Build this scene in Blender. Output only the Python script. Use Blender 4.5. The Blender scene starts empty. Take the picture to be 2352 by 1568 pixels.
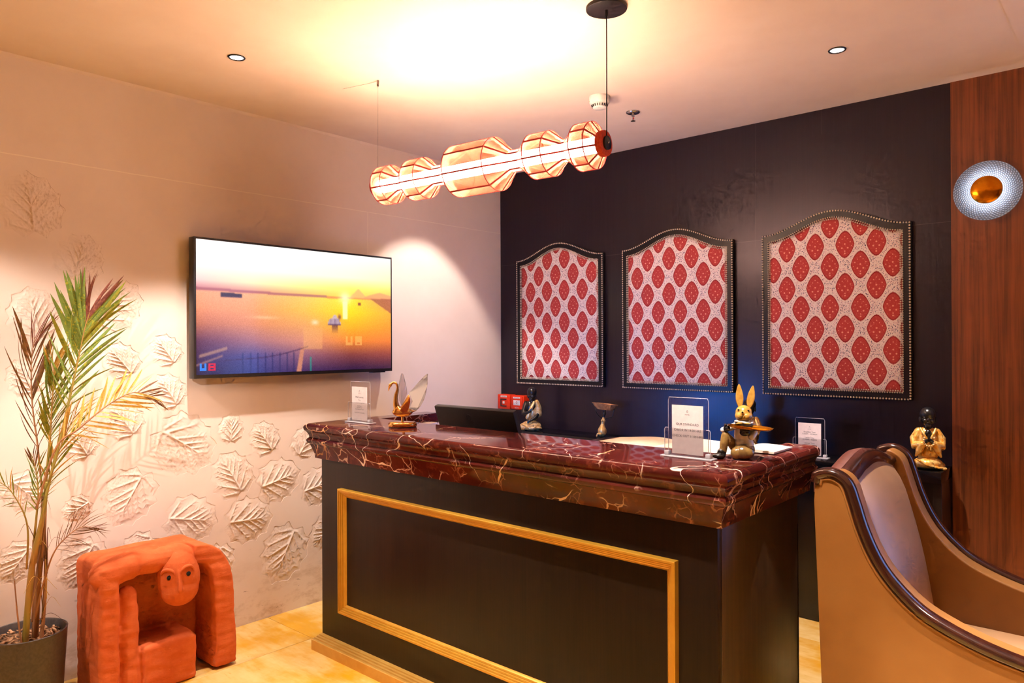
import bpy, bmesh, math, random
import numpy as np
from mathutils import Vector, Matrix, noise
from mathutils.geometry import delaunay_2d_cdt
random.seed(7)
PI = math.pi
S = bpy.context.scene
C = S.collection

# ------------------------------------------------------------------ camera, world, exposure
cam = bpy.data.objects.new('camera', bpy.data.cameras.new('camera')); C.objects.link(cam)
cam.data.sensor_fit = 'HORIZONTAL'; cam.data.sensor_width = 36.0
cam.data.lens = 1672.33 / 2352 * 36.0
cam.data.clip_start = 0.05
YAW, PITCH, ROLL = 0.7215677, 0.0022698, -0.0044395
_f = Vector((-math.sin(YAW) * math.cos(PITCH), math.cos(YAW) * math.cos(PITCH), math.sin(PITCH)))
_r = Vector((math.cos(YAW), math.sin(YAW), 0)); _u = _r.cross(_f)
_r2 = math.cos(ROLL) * _r + math.sin(ROLL) * _u; _u2 = -math.sin(ROLL) * _r + math.cos(ROLL) * _u
_m = Matrix((_r2, _u2, -_f)).transposed().to_4x4(); _m.translation = (0, 0, 1.47)
cam.matrix_world = _m
S.camera = cam
w = bpy.data.worlds.new('world'); S.world = w; w.use_nodes = True
w.node_tree.nodes['Background'].inputs[0].default_value = (0.55, 0.68, 1.0, 1)
w.node_tree.nodes['Background'].inputs[1].default_value = 0.3
S.view_settings.view_transform = 'Standard'; S.view_settings.look = 'None'
S.view_settings.gamma = 1; S.view_settings.use_curve_mapping = False
S.view_settings.exposure = 0.18
cy = S.cycles
cy.use_denoising = True; cy.max_bounces = 5; cy.diffuse_bounces = 3; cy.glossy_bounces = 3
cy.use_light_tree = False; cy.use_adaptive_sampling = True; cy.adaptive_threshold = 0.12; cy.adaptive_min_samples = 12
cy.transmission_bounces = 8; cy.transparent_max_bounces = 10; cy.sample_clamp_indirect = 4.0
cy.caustics_reflective = False; cy.caustics_refractive = False; cy.blur_glossy = 0.5

SPOT_W = 235.0            # each recessed ceiling downlight
SPOT_C = (1.0, 0.91, 0.85)
TUBE_E = 300.0            # pendant LED tube emission
TUBE_C = (1.0, 0.72, 0.55)
SCONCE_W = 3.0
SCREEN_E = 19.0           # blue computer screen facing the back wall

# room (metres): camera at x=0,y=0; TV wall x=XL, dark wall y=YB
XL, YB, ZC = -3.583, 3.95, 2.69
XR, YF = 2.6, -2.6
XW = -0.711              # where dark wall meets the timber wall

# ------------------------------------------------------------------ material helpers
def lin(c):
    return tuple((x / 255 / 12.92) if x / 255 <= 0.04045 else ((x / 255 + 0.055) / 1.055) ** 2.4 for x in c)

class N:
    """tiny wrapper so shader maths can be written as expressions"""
    def __init__(s, t, v): s.t, s.v = t, v
    def _op(s, op, b=None, c=None, clamp=False):
        n = s.t.nodes.new('ShaderNodeMath'); n.operation = op; n.use_clamp = clamp
        for i, q in enumerate((s, b, c)):
            if q is None: continue
            if isinstance(q, N): s.t.links.new(q.v, n.inputs[i])
            else: n.inputs[i].default_value = q
        return N(s.t, n.outputs[0])
    def __add__(s, b): return s._op('ADD', b)
    def __sub__(s, b): return s._op('SUBTRACT', b)
    def __mul__(s, b): return s._op('MULTIPLY', b)
    def __truediv__(s, b): return s._op('DIVIDE', b)
    def abs(s): return s._op('ABSOLUTE')
    def floor(s): return s._op('FLOOR')
    def fract(s): return s._op('FRACT')
    def pow(s, b): return s._op('POWER', b)
    def sqrt(s): return s._op('SQRT')
    def lt(s, b): return s._op('LESS_THAN', b)
    def gt(s, b): return s._op('GREATER_THAN', b)
    def mn(s, b): return s._op('MINIMUM', b)
    def mx(s, b): return s._op('MAXIMUM', b)
    def sin(s): return s._op('SINE')
    def ss(s, a, b):
        n = s.t.nodes.new('ShaderNodeMapRange'); n.interpolation_type = 'SMOOTHSTEP'
        s.t.links.new(s.v, n.inputs[0]); n.inputs[1].default_value = a; n.inputs[2].default_value = b
        return N(s.t, n.outputs[0])

class M:
    def __init__(s, name, rough=0.5, metal=0.0, spec=0.5, coat=0.0, coat_rough=0.05, ior=None):
        s.m = bpy.data.materials.new(name); s.m.use_nodes = True; s.t = s.m.node_tree
        s.p = s.t.nodes['Principled BSDF']
        s.p.inputs['Roughness'].default_value = rough; s.p.inputs['Metallic'].default_value = metal
        s.p.inputs['Specular IOR Level'].default_value = spec
        s.p.inputs['Coat Weight'].default_value = coat; s.p.inputs['Coat Roughness'].default_value = coat_rough
        s._co = None
    def link(s, a, b): s.t.links.new(a.v if isinstance(a, N) else a, b)
    def co(s, scale=(1, 1, 1), kind='Object'):
        if s._co is None:
            s._co = s.t.nodes.new('ShaderNodeTexCoord')
        n = s.t.nodes.new('ShaderNodeMapping'); n.inputs['Scale'].default_value = scale
        s.link(s._co.outputs[kind], n.inputs['Vector']); return n.outputs[0]
    def xyz(s, kind='Object'):
        n = s.t.nodes.new('ShaderNodeSeparateXYZ'); s.link(s.co(kind=kind), n.inputs[0])
        return [N(s.t, n.outputs[i]) for i in range(3)]
    def noise(s, scale, detail=3, rough=0.5, vec=None, stretch=(1, 1, 1), dist=0.0, kind='Object'):
        n = s.t.nodes.new('ShaderNodeTexNoise'); n.inputs['Scale'].default_value = scale
        n.inputs['Detail'].default_value = detail; n.inputs['Roughness'].default_value = rough
        n.inputs['Distortion'].default_value = dist
        s.link(vec if vec is not None else s.co(stretch, kind), n.inputs['Vector'])
        return N(s.t, n.outputs['Fac'])
    def vor(s, scale, feature='F1', vec=None, stretch=(1, 1, 1), kind='Object'):
        n = s.t.nodes.new('ShaderNodeTexVoronoi'); n.feature = feature; n.inputs['Scale'].default_value = scale
        s.link(vec if vec is not None else s.co(stretch, kind), n.inputs['Vector'])
        return N(s.t, n.outputs['Distance'])
    def warp(s, amount, scale, stretch=(1, 1, 1)):
        n = s.t.nodes.new('ShaderNodeTexNoise'); n.inputs['Scale'].default_value = scale; n.inputs['Detail'].default_value = 3
        v = s.co(stretch); s.link(v, n.inputs['Vector'])
        a = s.t.nodes.new('ShaderNodeVectorMath'); a.operation = 'MULTIPLY_ADD'
        s.link(n.outputs['Color'], a.inputs[0]); a.inputs[1].default_value = (amount,) * 3; s.link(v, a.inputs[2])
        return a.outputs[0]
    def mix(s, f, a, b):
        n = s.t.nodes.new('ShaderNodeMix'); n.data_type = 'RGBA'
        for q, i in ((f, 0), (a, 6), (b, 7)):
            if isinstance(q, N): s.link(q, n.inputs[i])
            elif hasattr(q, 'is_output'): s.link(q, n.inputs[i])
            elif i == 0: n.inputs[0].default_value = q
            else: n.inputs[i].default_value = (*q, 1)
        return n.outputs[2]
    def col(s, c):
        if hasattr(c, 'is_output'): s.link(c, s.p.inputs['Base Color'])
        else: s.p.inputs['Base Color'].default_value = (*c, 1)
        return s
    def bump(s, h, strength=0.2, dist=0.01):
        n = s.t.nodes.new('ShaderNodeBump'); n.inputs['Strength'].default_value = strength; n.inputs['Distance'].default_value = dist
        s.link(h, n.inputs['Height']); s.link(n.outputs[0], s.p.inputs['Normal']); return s
    def rough(s, v): s.link(v, s.p.inputs['Roughness']); return s
    def emit(s, c, e):
        if hasattr(c, 'is_output'): s.link(c, s.p.inputs['Emission Color'])
        else: s.p.inputs['Emission Color'].default_value = (*c, 1)
        s.p.inputs['Emission Strength'].default_value = e; return s

def simple(name, c1, c2=None, rough=0.5, metal=0.0, scale=30, bump=0.0, coat=0.0, stretch=(1, 1, 1), spec=0.5, rvar=0.0, coat_rough=.05, lo=.35, hi=.65):
    c1 = lin(c1); c2 = lin(c2) if c2 else tuple(x * 0.82 for x in c1)
    m = M(name, rough, metal, spec, coat, coat_rough)
    n = m.noise(scale, 4, 0.55, stretch=stretch)
    m.col(m.mix(n.ss(lo, hi), c1, c2))
    if bump: m.bump(n, bump, 0.004)
    if rvar: m.rough(n * rvar + (rough - rvar / 2))
    return m.m

# ------------------------------------------------------------------ mesh helpers
class MB:
    def __init__(s): s.v = []; s.f = []
    def add(s, vs, fs):
        b = len(s.v); s.v += [tuple(q) for q in vs]; s.f += [tuple(i + b for i in q) for q in fs]; return s
    def box(s, x0, x1, y0, y1, z0, z1):
        vs = [(x, y, z) for z in (z0, z1) for y in (y0, y1) for x in (x0, x1)]
        return s.add(vs, [(0, 2, 3, 1), (4, 5, 7, 6), (0, 1, 5, 4), (2, 6, 7, 3), (0, 4, 6, 2), (1, 3, 7, 5)])
    def rings(s, rings, cap0=True, cap1=True, closed=True):
        n = len(rings[0]); vs = [q for r in rings for q in r]; fs = []
        for i in range(len(rings) - 1):
            for j in range(n if closed else n - 1):
                k = (j + 1) % n
                fs.append((i * n + j, i * n + k, (i + 1) * n + k, (i + 1) * n + j))
        if cap0: fs.append(tuple(range(n - 1, -1, -1)))
        if cap1: fs.append(tuple((len(rings) - 1) * n + j for j in range(n)))
        return s.add(vs, fs)
    def lathe(s, prof, seg=32, axis='z', org=(0, 0, 0), cap=True):
        R = []
        for r, h in prof:
            ring = []
            for j in range(seg):
                a = 2 * PI * j / seg; c, d = r * math.cos(a), r * math.sin(a)
                q = {'z': (c, d, h), 'x': (h, c, d), 'y': (d, h, c)}[axis]
                ring.append((q[0] + org[0], q[1] + org[1], q[2] + org[2]))
            R.append(ring)
        return s.rings(R, cap, cap)
    def tube(s, path, rad, seg=10, round_ends=True, flat=1.0, up=(0, 0, 1)):
        P = [Vector(q) for q in path]; n = len(P)
        rad = [rad] * n if isinstance(rad, (int, float)) else list(rad)
        T = [(P[min(i + 1, n - 1)] - P[max(i - 1, 0)]).normalized() for i in range(n)]
        u = Vector(up); u = u - T[0] * u.dot(T[0])
        if u.length < 1e-4: u = T[0].orthogonal()
        u.normalize(); R = []
        def ring(p, t, u, r):
            b = t.cross(u)
            return [tuple(p + (u * math.cos(2 * PI * j / seg) * flat + b * math.sin(2 * PI * j / seg)) * r) for j in range(seg)]
        if round_ends:
            for a in (80, 50, 25): R.append(ring(P[0] - T[0] * rad[0] * math.sin(math.radians(a)), T[0], u, rad[0] * math.cos(math.radians(a))))
        for i in range(n):
            u = u - T[i] * u.dot(T[i]); u.normalize(); R.append(ring(P[i], T[i], u, rad[i]))
        if round_ends:
            for a in (25, 50, 80): R.append(ring(P[-1] + T[-1] * rad[-1] * math.sin(math.radians(a)), T[-1], u, rad[-1] * math.cos(math.radians(a))))
        return s.rings(R)
    def ell(s, c, r, rot=None, seg=20, st=12):
        rot = Matrix.Identity(3) if rot is None else rot
        if isinstance(r, (int, float)): r = (r, r, r)
        R = []
        for i in range(st + 1):
            th = 0.04 + (PI - 0.08) * i / st
            R.append([tuple(Vector(c) + rot @ Vector((r[0] * math.sin(th) * math.cos(2 * PI * j / seg), r[1] * math.sin(th) * math.sin(2 * PI * j / seg), -r[2] * math.cos(th)))) for j in range(seg)])
        return s.rings(R)
    def prism(s, poly, lo, hi, axis='y'):
        def q(a, b, h): return {'y': (a, h, b), 'x': (h, a, b), 'z': (a, b, h)}[axis]
        n = len(poly)
        vs = [q(a, b, lo) for a, b in poly] + [q(a, b, hi) for a, b in poly]
        fs = [tuple(range(n)), tuple(range(2 * n - 1, n - 1, -1))] + [(i, i + n, (i + 1) % n + n, (i + 1) % n) for i in range(n)]
        return s.add(vs, fs)
    def sweep_poly(s, path, prof, closed=True, up_fn=None):
        """sweep an open/closed list of rings given explicitly by up_fn"""
        return s
    def mesh(s, name='m', smooth=False, fix=True):
        me = bpy.data.meshes.new(name); me.from_pydata(s.v, [], s.f); me.update()
        if fix:
            bm = bmesh.new(); bm.from_mesh(me); bmesh.ops.recalc_face_normals(bm, faces=bm.faces); bm.to_mesh(me); bm.free()
        if smooth is True: me.polygons.foreach_set('use_smooth', [True] * len(me.polygons))
        elif smooth: smooth_angle(me, smooth)
        return me

def smooth_angle(me, deg):
    me.polygons.foreach_set('use_smooth', [True] * len(me.polygons))
    bm = bmesh.new(); bm.from_mesh(me); th = math.radians(deg)
    for e in bm.edges:
        e.smooth = not (len(e.link_faces) == 2 and e.calc_face_angle(0) > th)
    bm.to_mesh(me); bm.free()

def bevel(me, wd, seg=2, ang=30):
    bm = bmesh.new(); bm.from_mesh(me)
    bmesh.ops.remove_doubles(bm, verts=bm.verts, dist=1e-5)
    es = [e for e in bm.edges if len(e.link_faces) == 2 and e.calc_face_angle(0) > math.radians(ang)]
    bmesh.ops.bevel(bm, geom=es, offset=wd, segments=seg, profile=0.5, affect='EDGES', clamp_overlap=True)
    bm.to_mesh(me); bm.free(); smooth_angle(me, 40); return me

def obj(name, me, m, parent=None, loc=None, rotz=0.0, label=None, kind=None):
    if isinstance(me, MB): me = me.mesh(name)
    o = bpy.data.objects.new(name, me); C.objects.link(o)
    if m is not None and not me.materials: me.materials.append(m)
    if loc is not None: o.location = loc
    if rotz: o.rotation_euler = (0, 0, rotz)
    if parent is not None: o.parent = parent
    if label: o['label'] = label
    if kind: o['kind'] = kind
    return o
def thing(name, label, cat, loc=(0, 0, 0), rotz=0.0, group=None):
    o = bpy.data.objects.new(name, None); C.objects.link(o); o.empty_display_size = 0.05
    o.location = loc; o.rotation_euler = (0, 0, rotz); return tag(o, label, cat, group)
def tag(o, label, cat, group=None):
    o['label'] = label; o['category'] = cat
    if group: o['group'] = group
    return o
def struct(name, me, m, label=None):
    o = obj(name, me, m, kind='structure')
    if label: o['label'] = label
    return o
def rbox(x0, x1, y0, y1, z0, z1, r=0.004, seg=2):
    return bevel(MB().box(x0, x1, y0, y1, z0, z1).mesh('b'), r, seg)
def fuse(mb, voxel, smooth=6, fac=0.5):
    """voxel-remesh overlapping primitives into one continuous smooth skin"""
    me = mb.mesh('f') if isinstance(mb, MB) else mb
    o = bpy.data.objects.new('tmp', me); C.objects.link(o)
    r = o.modifiers.new('r', 'REMESH'); r.mode = 'VOXEL'; r.voxel_size = voxel; r.use_smooth_shade = True
    if smooth:
        q = o.modifiers.new('s', 'SMOOTH'); q.factor = fac; q.iterations = smooth
    dg = bpy.context.evaluated_depsgraph_get()
    out = bpy.data.meshes.new_from_object(o.evaluated_get(dg))
    bpy.data.objects.remove(o)
    out.polygons.foreach_set('use_smooth', [True] * len(out.polygons)); out.materials.clear()
    return out
def spline(pts, n):
    """Catmull-Rom through points"""
    P = [Vector(p) for p in pts]; P = [2 * P[0] - P[1]] + P + [2 * P[-1] - P[-2]]; out = []
    k = len(P) - 3
    for i in range(n + 1):
        t = i / n * k; s = min(int(t), k - 1); t -= s
        a, b, c, d = P[s:s + 4]
        out.append(0.5 * ((2 * b) + (c - a) * t + (2 * a - 5 * b + 4 * c - d) * t * t + (3 * b - a - 3 * c + d) * t ** 3))
    return out
def text_mesh(txt, size, align='CENTER', depth=0.0):
    cu = bpy.data.curves.new('t', 'FONT'); cu.body = txt; cu.size = size; cu.align_x = align; cu.extrude = depth; cu.resolution_u = 3
    o = bpy.data.objects.new('t', cu); C.objects.link(o)
    dg = bpy.context.evaluated_depsgraph_get()
    me = bpy.data.meshes.new_from_object(o.evaluated_get(dg)); bpy.data.objects.remove(o); me.materials.clear()
    return me
def rz(a): return Matrix.Rotation(a, 3, 'Z')
def ry(a): return Matrix.Rotation(a, 3, 'Y')
def rx(a): return Matrix.Rotation(a, 3, 'X')
def xf(me, mat): me.transform(mat.to_4x4() if len(mat) == 3 else mat); return me

# ------------------------------------------------------------------ materials of the shell
def mk_plaster():
    m = M('cream_plaster', 0.75, spec=0.25)
    x, y, z = m.xyz()
    n = m.noise(2.2, 4, 0.6)
    base = m.mix(n.ss(0.3, 0.7), lin((234, 214, 200)), lin((227, 206, 191)))
    # scuffed, dusty band that has a shape of its own close to the floor
    sc = m.noise(5.5, 6, 0.7, stretch=(1, 1.2, 2.5)).ss(0.46, 0.68) * z.ss(0.42, 0.02) * 0.55
    base = m.mix(sc, base, lin((178, 140, 104)))
    mk = m.noise(38, 3, 0.5, stretch=(1, 0.45, 1.6)).ss(0.70, 0.74) * z.ss(0.5, 0.2) * 0.6
    base = m.mix(mk, base, lin((130, 95, 70)))
    # hairline joints left by the plaster boards
    wob = m.noise(9, 2) * 0.006
    h = (z - 2.274 + wob).abs().lt(0.0022)
    v = (y - 2.75 + wob).abs().lt(0.002) * z.lt(2.27)
    base = m.mix((h.mx(v)) * 0.6, base, lin((250, 236, 216)))
    m.col(base); return m.m
def mk_ceiling():
    m = M('ceiling_paint', 0.8, spec=0.2); n = m.noise(3, 3, 0.6)
    m.col(m.mix(n.ss(.3, .7), lin((242, 224, 210)), lin((237, 217, 202)))); return m.m
def mk_dark_wall():
    m = M('black_stained_veneer', 0.36, spec=0.5); m.p.inputs['Specular Tint'].default_value = (.92, .82, .98, 1)
    x, y, z = m.xyz()
    g = m.noise(1.0, 3, 0.65, stretch=(150, 150, 2.2)); b = m.noise(2.5, 3)
    c = m.mix(g.ss(.3, .75), lin((19, 13, 19)), lin((28, 20, 27)))
    ln = (z - 2.035).abs().lt(0.0012).mx((x + 1.66).abs().lt(0.0008) * z.gt(2.0)).mx((x + 1.30).abs().lt(0.0009) * z.gt(2.56))
    c = m.mix(ln * 0.5, c, lin((92, 80, 84)))
    m.col(c); m.bump(g, 0.10, 0.003); m.rough(b * 0.10 + 0.29); return m.m
def mk_timber(name, a, b, rough, scale=(70, 70, 1.6), bump=.15, coat=0.0, spec=.5):
    m = M(name, rough, coat=coat, coat_rough=.15, spec=spec)
    g = m.noise(1.0, 4, 0.7, stretch=scale); w = m.noise(2.2, 3, stretch=(6, 6, 0.7))
    f = (g * 0.7 + w * 0.45)
    m.col(m.mix(f.ss(.38, .78), lin(a), lin(b))); m.bump(g, bump, 0.003); return m.m
def mk_floor():
    m = M('yellow_marble', 0.22, spec=0.5)
    v = m.warp(0.25, 1.7)
    n1 = m.noise(1.5, 5, 0.62, vec=v); n2 = m.noise(7, 5, 0.6, stretch=(0.45, 1.6, 1)); n3 = m.noise(26, 4, 0.7, stretch=(.3, 1.5, 1))
    f = n1 * 0.75 + n2 * 0.35
    c = m.mix(f.ss(.42, .66), lin((243, 208, 136)), lin((224, 160, 26)))
    c = m.mix(n3.ss(.58, .74) * .6, c, lin((206, 146, 48)))
    c = m.mix(m.noise(5, 4, .5).ss(.66, .72) * .6, c, lin((252, 240, 212)))
    m.col(c); m.rough(n2 * 0.15 + 0.16); return m.m
MAT = dict(
    plaster=mk_plaster(), ceiling=mk_ceiling(), dark=mk_dark_wall(),
    timber=mk_timber('red_brown_timber', (136, 72, 38), (88, 41, 20), 0.42),
    floor=mk_floor(), grout=simple('grout', (190, 160, 110), rough=.9),
    outer=simple('beige_paint', (176, 140, 110), rough=.8, bump=.05, scale=50),
    white_plastic=simple('white_plastic', (242, 238, 232), rough=.4),
    chrome=simple('chrome', (210, 208, 210), (180, 178, 182), rough=.12, metal=1, scale=80),
    black_metal=simple('black_metal', (34, 30, 36), (24, 22, 27), rough=.38, scale=200),
    blackwood=mk_timber('black_stained_oak', (36, 23, 16), (24, 15, 10), 0.36, scale=(160, 160, 3.0), bump=.06, spec=.2),
    sidewood=mk_timber('black_stained_oak_side', (40, 29, 22), (22, 15, 12), 0.27, scale=(60, 60, 2.0), bump=.06),
    deskside=mk_timber('dark_oak_desk_side', (66, 46, 28), (40, 27, 17), 0.4, scale=(55, 55, 2.0), bump=.08),
    brass=simple('brass', (222, 160, 56), (200, 138, 44), rough=.22, metal=1, scale=60, rvar=.12),
    gold=simple('polished_gold', (255, 206, 132), (250, 190, 104), rough=.17, metal=1, scale=20),
)

# ------------------------------------------------------------------ leaf relief on the TV wall
LEAVES = [(1.539,1.436,.080,.083,124),(1.552,1.238,.086,.095,121),(1.621,.980,.158,.158,-36),(1.868,1.030,.078,.074,90),(2.058,.960,.094,.095,124),
 (1.875,.788,.124,.122,118),(2.137,.729,.122,.130,13),(2.305,.915,.094,.096,59),(2.390,.660,.115,.118,10),(1.653,.603,.128,.130,-14),(1.960,.545,.128,.128,-3),
 (2.175,.330,.148,.158,-118),(1.795,.360,.100,.090,-101),(1.372,.765,.112,.150,-120),(1.410,.490,.112,.092,-135),(2.440,.390,.100,.115,-145),
 (.975,2.062,.124,.138,96),(1.160,1.846,.108,.112,73),(.988,1.596,.112,.112,101),(1.300,1.650,.122,.136,43),(1.335,1.392,.084,.092,128),(1.150,.745,.062,.063,-154),
 (1.170,.500,.118,.104,-121),(.955,1.330,.072,.088,117),(.950,.850,.079,.098,-48),(.925,.560,.079,.098,-127),(1.160,1.030,.070,.090,120),(1.345,1.115,.088,.100,124)]
NOUT = 140
def leaf_outline(seed):
    rnd = random.Random(seed); ph = rnd.uniform(-.15, .15); out = []
    for i in range(NOUT):
        a = 2 * PI * i / NOUT                     # a = 0 is the tip, PI the stem
        r = 0.97 + 0.06 * math.cos(2 * a) + 0.03 * math.cos(3 * a + ph) - 0.14 * math.exp(-((abs(a - PI)) / .20) ** 2)
        r += 0.13 * (1 - abs(math.sin(5.5 * (a + ph * .2)))) ** 1.3 - .03 + 0.016 * math.sin(16 * a + seed * 2.1) + .012 * math.sin(27 * a + seed)
        out.append((r * math.cos(a), r * math.sin(a)))
    return out
def seg_d(p, a, b):
    ab = b - a; t = max(0.0, min(1.0, (p - a).dot(ab) / ab.dot(ab))); return (p - a - ab * t).length, t
def leaf_mesh(seed, outl):
    rnd = random.Random(seed + 50)
    base = Vector((-.86, 0)); veins = [(base, Vector((.92, .02)), .040, 1.0)]
    for sd in (-1, 1):
        for k, (t, an, ln) in enumerate(((0.02, 1.15, .85), (0.10, .80, 1.10), (.30, .66, .98), (.48, .62, .78), (.64, .60, .56), (.78, .58, .36))):
            p = base.lerp(Vector((.92, .02)), t); an += rnd.uniform(-.06, .06)
            q = p + Vector((math.cos(an), sd * math.sin(an))) * ln
            veins.append((p, q, .026, .75))
            for j in (.3, .5, .7, .88):
                s0 = p.lerp(q, j)
                for ss in (-1, 1):
                    a2 = sd * an + ss * (.75 + rnd.uniform(-.1, .1))
                    veins.append((s0, s0 + Vector((math.cos(a2), math.sin(a2))) * (.17 + .05 * rnd.random()), .018, .34))
    va = np.array([(a.x, a.y, b.x, b.y, wd, hh) for a, b, wd, hh in veins])
    NR = 34; V = []; P = []
    for i in range(NR + 1):
        rho = (i / NR) ** 0.85
        for x, y in (outl if i else [(0, 0)]): P.append((x * rho, y * rho, rho))
    P = np.array(P); A = va[:, 0:2]; D = va[:, 2:4] - A; L2 = (D ** 2).sum(1)
    rel = P[:, None, :2] - A[None]; t = np.clip((rel * D[None]).sum(2) / L2, 0, 1)
    d = np.linalg.norm(rel - t[..., None] * D[None], axis=2)
    wd = va[:, 4][None] * (1.15 - .75 * t); g = np.exp(-(d / wd) ** 2) * va[:, 5][None] * (1 - .55 * t)
    ridge = g.max(1)
    rho = P[:, 2]
    dome = 0.010 * (1 - rho ** 2) + 0.0035 * np.sin(P[:, 0] * 7 + seed) * np.sin(P[:, 1] * 9)
    # pressed into the wet plaster: rim sunk, belly swelling back up, veins standing proud
    h = -0.0016 * np.clip((rho - .45) / .55, 0, 1) ** 1.3 - .0002 + dome * .30 + ridge * 0.0085 * np.clip((1.02 - rho) * 6, 0, 1)
    V = [(h[i], P[i, 0], P[i, 1]) for i in range(len(P))]
    V += [(0.0, x, y) for x, y in outl]
    F = []
    for j in range(NOUT): F.append((0, 1 + j, 1 + (j + 1) % NOUT))
    for i in range(NR):
        b0 = 1 + i * NOUT; b1 = b0 + NOUT
        if i == NR - 1 + 0: pass
        for j in range(NOUT):
            k = (j + 1) % NOUT; F.append((b0 + j, b1 + j, b1 + k, b0 + k))
    F = [f for f in F if max(f) < len(V)]
    me = bpy.data.meshes.new('relief_leaf'); me.from_pydata(V, [], F); me.update()
    me.polygons.foreach_set('use_smooth', [True] * len(me.polygons)); smooth_angle(me, 60)
    if me.polygons[NOUT // 4].normal.x < 0: me.flip_normals()
    return me
outs = [leaf_outline(s) for s in range(5)]
leaf_me = [leaf_mesh(s, outs[s]) for s in range(5)]
pv = [Vector((YF, -.05)), Vector((YB, -.05)), Vector((YB, ZC)), Vector((YF, ZC))]; pf = [[0, 1, 2, 3]]
wall_left = None; leaf_tf = []
for i, (ly, lz, a, b, ang) in enumerate(LEAVES):
    k = i % 5; ca, sa = math.cos(math.radians(ang)), math.sin(math.radians(ang)); bs = len(pv)
    a = b = math.sqrt(a * b)
    # the outline is stretched in wall axes so that its box matches, after turning to its direction
    mt = Matrix(((1, 0, 0, XL), (0, a * ca, -a * sa, ly), (0, b * sa, b * ca, lz), (0, 0, 0, 1)))
    for x, y in outs[k]: pv.append(Vector((ly + a * (ca * x - sa * y), max(.012, lz + b * (sa * x + ca * y)))))
    pf.append(list(range(bs, len(pv)))); leaf_tf.append((k, mt))
cv, _e, cf, _, _, cof = delaunay_2d_cdt(pv, [], pf, 1, 1e-5)
wf = [tuple(f) for f, o in zip(cf, cof) if list(o) == [0]]
mb = MB(); mb.add([(XL, q.x, q.y) for q in cv], wf)
me = mb.mesh('wall_left', fix=False)
if me.polygons[0].normal.x < 0: me.flip_normals()
bm = bmesh.new(); bm.from_mesh(me); b2 = MB().box(XL - .16, XL - .03, YF, YB, -.05, ZC).mesh('t'); bm.from_mesh(b2); bm.to_mesh(me); bm.free()
wall_left = struct('wall_left', me, MAT['plaster'], 'cream plaster wall with pressed leaf relief behind the television')
for k, mt in leaf_tf:
    o = obj('relief_leaf', leaf_me[k], MAT['plaster'], wall_left); o.matrix_local = mt

# ------------------------------------------------------------------ other walls, ceiling, floor
struct('wall_back', MB().box(XL, XW, YB, YB + .12, -.05, ZC), MAT['dark'], 'black wood-veneer wall behind the reception desk')
WX0, WX1, WZ0, WZ1 = 0.02, 1.42, .35, 2.15
mb = MB()
mb.box(XW, WX0, YB - .004, YB + .12, -.05, ZC); mb.box(WX1, XR, YB - .004, YB + .12, -.05, ZC)
mb.box(WX0, WX1, YB - .004, YB + .12, WZ1, ZC); mb.box(WX0, WX1, YB - .004, YB + .12, -.05, WZ0)
struct('wall_timber', mb, MAT['timber'], 'red-brown timber clad wall carrying the round wall light')
struct('wall_right', MB().box(XR, XR + .12, YF, YB, -.05, ZC), MAT['outer'])
struct('wall_front', MB().box(XL, XR, YF - .12, YF, -.05, ZC), MAT['outer'])
struct('ceiling', MB().box(XL - .16, XR + .12, YF - .12, YB + .12, ZC, ZC + .1), MAT['ceiling'], 'cream painted ceiling')
struct('trim_1', MB().box(-.40, XR, YF, YB, ZC - .012, ZC), MAT['ceiling'], 'slightly lowered strip of the ceiling above the timber wall')
# cove bead where ceiling and TV wall meet
cb = MB(); cb.rings([[(XL, y, ZC - .012), (XL + .010, y, ZC), (XL, y, ZC)] for y in (YF, YB)])
struct('trim_2', cb, MAT['plaster'], 'thin plaster bead along the top of the leaf relief wall')
wn = bpy.data.objects.new('window_1', None); C.objects.link(wn); wn['kind'] = 'structure'; wn['label'] = 'tall daylight window in the timber wall'
fr = MB(); t = .05
fr.box(WX0, WX0 + t, YB - .01, YB + .06, WZ0, WZ1); fr.box(WX1 - t, WX1, YB - .01, YB + .06, WZ0, WZ1)
fr.box(WX0 + t, WX1 - t, YB - .01, YB + .06, WZ1 - t, WZ1); fr.box(WX0 + t, WX1 - t, YB - .01, YB + .06, WZ0, WZ0 + t)
obj('window_frame', fr, MAT['black_metal'], wn)
sky = M('daylight_pane', .1); sky.col((.02, .03, .05)); nz = sky.noise(1.5, 3); sky.emit(sky.mix(nz.ss(.3, .7), (.16, .34, 1.0), (.30, .50, 1.0)), 2.6)
for i in range(3):
    dx = (WX1 - WX0 - 2 * t) / 3
    obj('pane', MB().box(WX0 + t + i * dx + .012, WX0 + t + (i + 1) * dx - .012, YB + .03, YB + .04, WZ0 + t, WZ1 - t), sky.m, wn)
    if i: obj('mullion', MB().box(WX0 + t + i * dx - .012, WX0 + t + i * dx + .012, YB + .005, YB + .05, WZ0 + t, WZ1 - t), MAT['black_metal'], wn)
floor = struct('floor', MB().box(XL - .1, XR + .1, YF - .1, YB + .1, -.06, -.0045), MAT['grout'], 'yellow marble tiled floor')
TS = .80; tile_me = None
ys = [2.072 + TS * k for k in range(-6, 4)]; xs = [XL + .42 + TS * k for k in range(-1, 9)]
def tile(x0, x1, y0, y1):
    me = bevel(MB().box(-(x1 - x0) / 2 + .001, (x1 - x0) / 2 - .001, -(y1 - y0) / 2 + .001, (y1 - y0) / 2 - .001, -.0045, 0).mesh('tile'), .0008, 1)
    return me
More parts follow.
